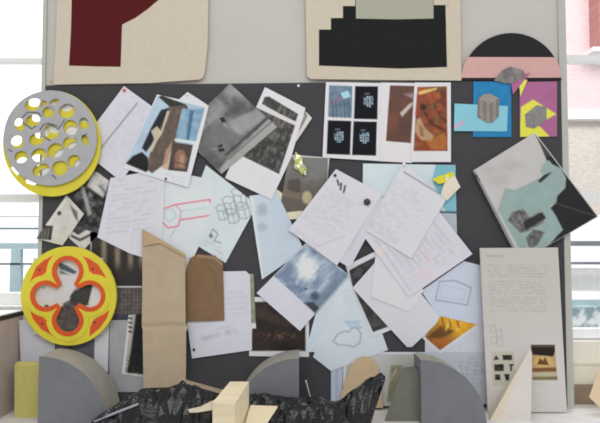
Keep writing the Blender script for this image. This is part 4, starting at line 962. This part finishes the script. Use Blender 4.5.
# black bags: crumpled plastic heaps
M_bag, nt, b = nodes('black_bin_bag')
tc = nt.nodes.new('ShaderNodeTexCoord'); nz = nt.nodes.new('ShaderNodeTexNoise'); nz.inputs['Scale'].default_value = 16; nz.inputs['Detail'].default_value = 4; nz.inputs['Distortion'].default_value = 2.0
mpg = nt.nodes.new('ShaderNodeMapping'); mpg.inputs['Scale'].default_value = (1, 2.2, 3.0); mpg.inputs['Rotation'].default_value = (0, 0.3, 0)
bp = nt.nodes.new('ShaderNodeBump'); bp.inputs['Strength'].default_value = 0.3; bp.inputs['Distance'].default_value = 0.008
nt.links.new(tc.outputs['Object'], mpg.inputs['Vector']); nt.links.new(mpg.outputs['Vector'], nz.inputs['Vector'])
nt.links.new(nz.outputs['Fac'], bp.inputs['Height']); nt.links.new(bp.outputs['Normal'], b.inputs['Normal'])
b.inputs['Base Color'].default_value = (0.007, 0.007, 0.008, 1); b.inputs['Roughness'].default_value = 0.16; b.inputs['Specular IOR Level'].default_value = 0.5
from mathutils.bvhtree import BVHTree
trees = []
def heap(label, prof, Yf, Yb_, seed, shear, lean=None):
    """crumpled heap of plastic whose ridge follows prof (survey points) between the depths Yf and Yb_"""
    rng = random.Random(seed); Ym = Yf + (Yb_ - Yf) * 0.62
    px = np.array([p[0] for p in prof], float); py = np.array([p[1] for p in prof], float)
    nx, ny = 40, 9; bm = bmesh.new(); g = []
    def ridge(a, b_, s_): return 1 - abs(2 * vn(np.array([a]), np.array([b_]), s_)[0] - 1)
    for j in range(ny + 1):
        t = j / ny; Y = Yf + (Yb_ - Yf) * t; row = []
        q = (t / 0.62) if t < 0.62 else (1 - t) / 0.38
        for i in range(nx + 1):
            x = px[0] + (px[-1] - px[0]) * i / nx
            if 0 < i < nx: x += rng.uniform(-0.4, 0.4) * (px[-1] - px[0]) / nx
            y = np.interp(x, px, py); w = P(x, y, Ym)
            hgt = max(0.0, w.z - TZ) * (max(0, 1 - (1 - q) ** 2.2)) ** 0.75
            u, v = x / 17.0 + t * shear, t * 3.2 - x * 0.05 * shear
            f = 0.62 * ridge(u, v * 1.4, seed) + 0.38 * ridge(u * 2.3 + v, v * 2.2, seed + 5)
            hgt *= 1 - 0.34 * (1 - f) * (1 - 0.6 * q)
            yy = Y + (rng.uniform(-0.42, 0.42) * (Yb_ - Yf) / ny if 0 < j < ny else 0)
            if lean: w.x -= lean[2] * min(1, max(0, (x - lean[0]) / (lean[1] - lean[0]))) * max(0, 1 - hgt / 0.20)
            row.append(bm.verts.new((w.x, yy, TZ + 0.001 + hgt)))
        g.append(row)
    for j in range(ny):
        for i in range(nx):
            a, b_, c, d_ = g[j][i], g[j][i + 1], g[j + 1][i + 1], g[j + 1][i]
            if (i + j) % 2: bm.faces.new((a, b_, c)); bm.faces.new((a, c, d_))
            else: bm.faces.new((a, b_, d_)); bm.faces.new((b_, c, d_))
    me = mesh_of(bm, 'bin_bag', False)
    trees.append(BVHTree.FromPolygons([v.co for v in me.vertices], [p.vertices[:] for p in me.polygons]))
    o = link('bin_bag', me, M_bag); return tag(o, label, 'bag', 'black plastic bags on the worktop')
heap('crumpled black plastic bag heap below the tan cardboard strip', [(86, 434), (92, 421), (106, 409), (118, 402), (128, 395.5), (138, 390), (146, 387), (160, 388), (168, 385.5), (175, 382), (181, 379.5), (188, 382), (196, 384.5), (206, 389), (212, 393), (217, 400), (221, 434)], -0.365, -0.252, 5, 1.2)
heap('crumpled black plastic bag before the middle grey block, peaking by peach arch', [(243, 434), (246, 398), (250, 393), (258, 391.5), (268, 391.5), (275, 394), (286, 395.5), (300, 395.5), (312, 395.5), (322, 395), (330, 398), (337, 401), (343, 397), (350, 391), (358, 385), (366, 379), (374, 373.5), (381, 370), (387, 370), (389.5, 374), (390.5, 390), (391, 434)], -0.365, -0.255, 8, -1.4, (345, 389, 0.085))
def on_heap(x, y, k, lift=0.012):
    """point where the sight line meets heap k, raised a little off it"""
    far = P(x, y, 0.0); dr = (far - camo.location).normalized()
    hit = trees[k].ray_cast(camo.location, dr)[0]
    return (hit if hit is not None else P(x, y, -0.33)) - dr * lift
def laid(name, pts, k, th, m, flat=False):
    bm = bmesh.new(); fr_ = [on_heap(x, y, k) for x, y in pts]
    hexa(bm, fr_, [v + Vector((0, th, -th)) for v in fr_]); return link(name, mesh_of(bm, name), m)
o = laid('thin_board', [(93, 420.4), (115, 411.8), (138, 403), (138.6, 404.2), (116, 413.1), (94, 421.8)], 0, 0.004, mat('pale_edge', (150, 154, 164), 0.4)); tag(o, 'thin board with pale edge slanting across the left black bag', 'board')
o = laid('paper_scrap', [(188, 409.5), (200, 406.5), (210, 401.5), (215, 399.5), (212, 410), (198, 412), (190, 412.5)], 0, 0.002, M_creamc); tag(o, 'torn cream paper scrap lying on the left black bag', 'paper')
# small white stick by the dark board
bm = bmesh.new(); a_, b_ = P(306, 381, -0.06), P(310.5, 398, -0.06)
dv = (b_ - a_); mtx = Matrix.Translation((a_ + b_) / 2) @ dv.to_track_quat('Z', 'Y').to_matrix().to_4x4()
bmesh.ops.create_cone(bm, cap_ends=True, segments=10, radius1=0.0022, radius2=0.0022, depth=dv.length, matrix=mtx)
bmesh.ops.create_uvsphere(bm, u_segments=10, v_segments=8, radius=0.004, matrix=Matrix.Translation(a_))
o = link('cotton_stick', mesh_of(bm, 'cotton_stick', True), pin_mats['white']); tag(o, 'thin white stick leaning on the board beside the middle grey block', 'stick')

# ------------------------------------------------------------------ light
w = bpy.data.worlds.new('world'); bpy.context.scene.world = w; w.use_nodes = True
bg = w.node_tree.nodes['Background']; bg.inputs['Color'].default_value = (0.96, 0.98, 1.0, 1); bg.inputs['Strength'].default_value = 0.58
def area(name, loc, target, sx, sy, power, col=(1, 1, 1)):
    l = bpy.data.lights.new(name, 'AREA'); l.shape = 'RECTANGLE'; l.size = sx; l.size_y = sy; l.energy = power; l.color = col
    o = bpy.data.objects.new(name, l); C.objects.link(o); o.location = loc
    o.rotation_euler = (Vector(target) - Vector(loc)).to_track_quat('-Z', 'Y').to_euler(); return o
area('room_light', (0, -3.4, 3.3), (0, 0, 1.3), 3.5, 1.6, 52, (1, 0.98, 0.95))
area('daylight_outside', (-3.0, 1.0, 5.5), (-3.4, 5, 1.5), 5, 2, 420, (1, 1, 1))
area('daylight_outside', (3.0, 1.0, 5.5), (3.2, 5, 1.5), 5, 2, 200, (1, 1, 1))
area('window_daylight', (1.9, 1.0, 3.5), (1.25, 0.0, 0.8), 0.8, 0.6, 26)
area('window_daylight', (-1.9, 1.0, 3.5), (-1.25, 0.0, 0.8), 0.8, 0.6, 5)
sc = bpy.context.scene
sc.view_settings.view_transform = 'Standard'; sc.view_settings.look = 'None'; sc.view_settings.exposure = 0; sc.view_settings.gamma = 1
sc.cycles.filter_width = 1.8
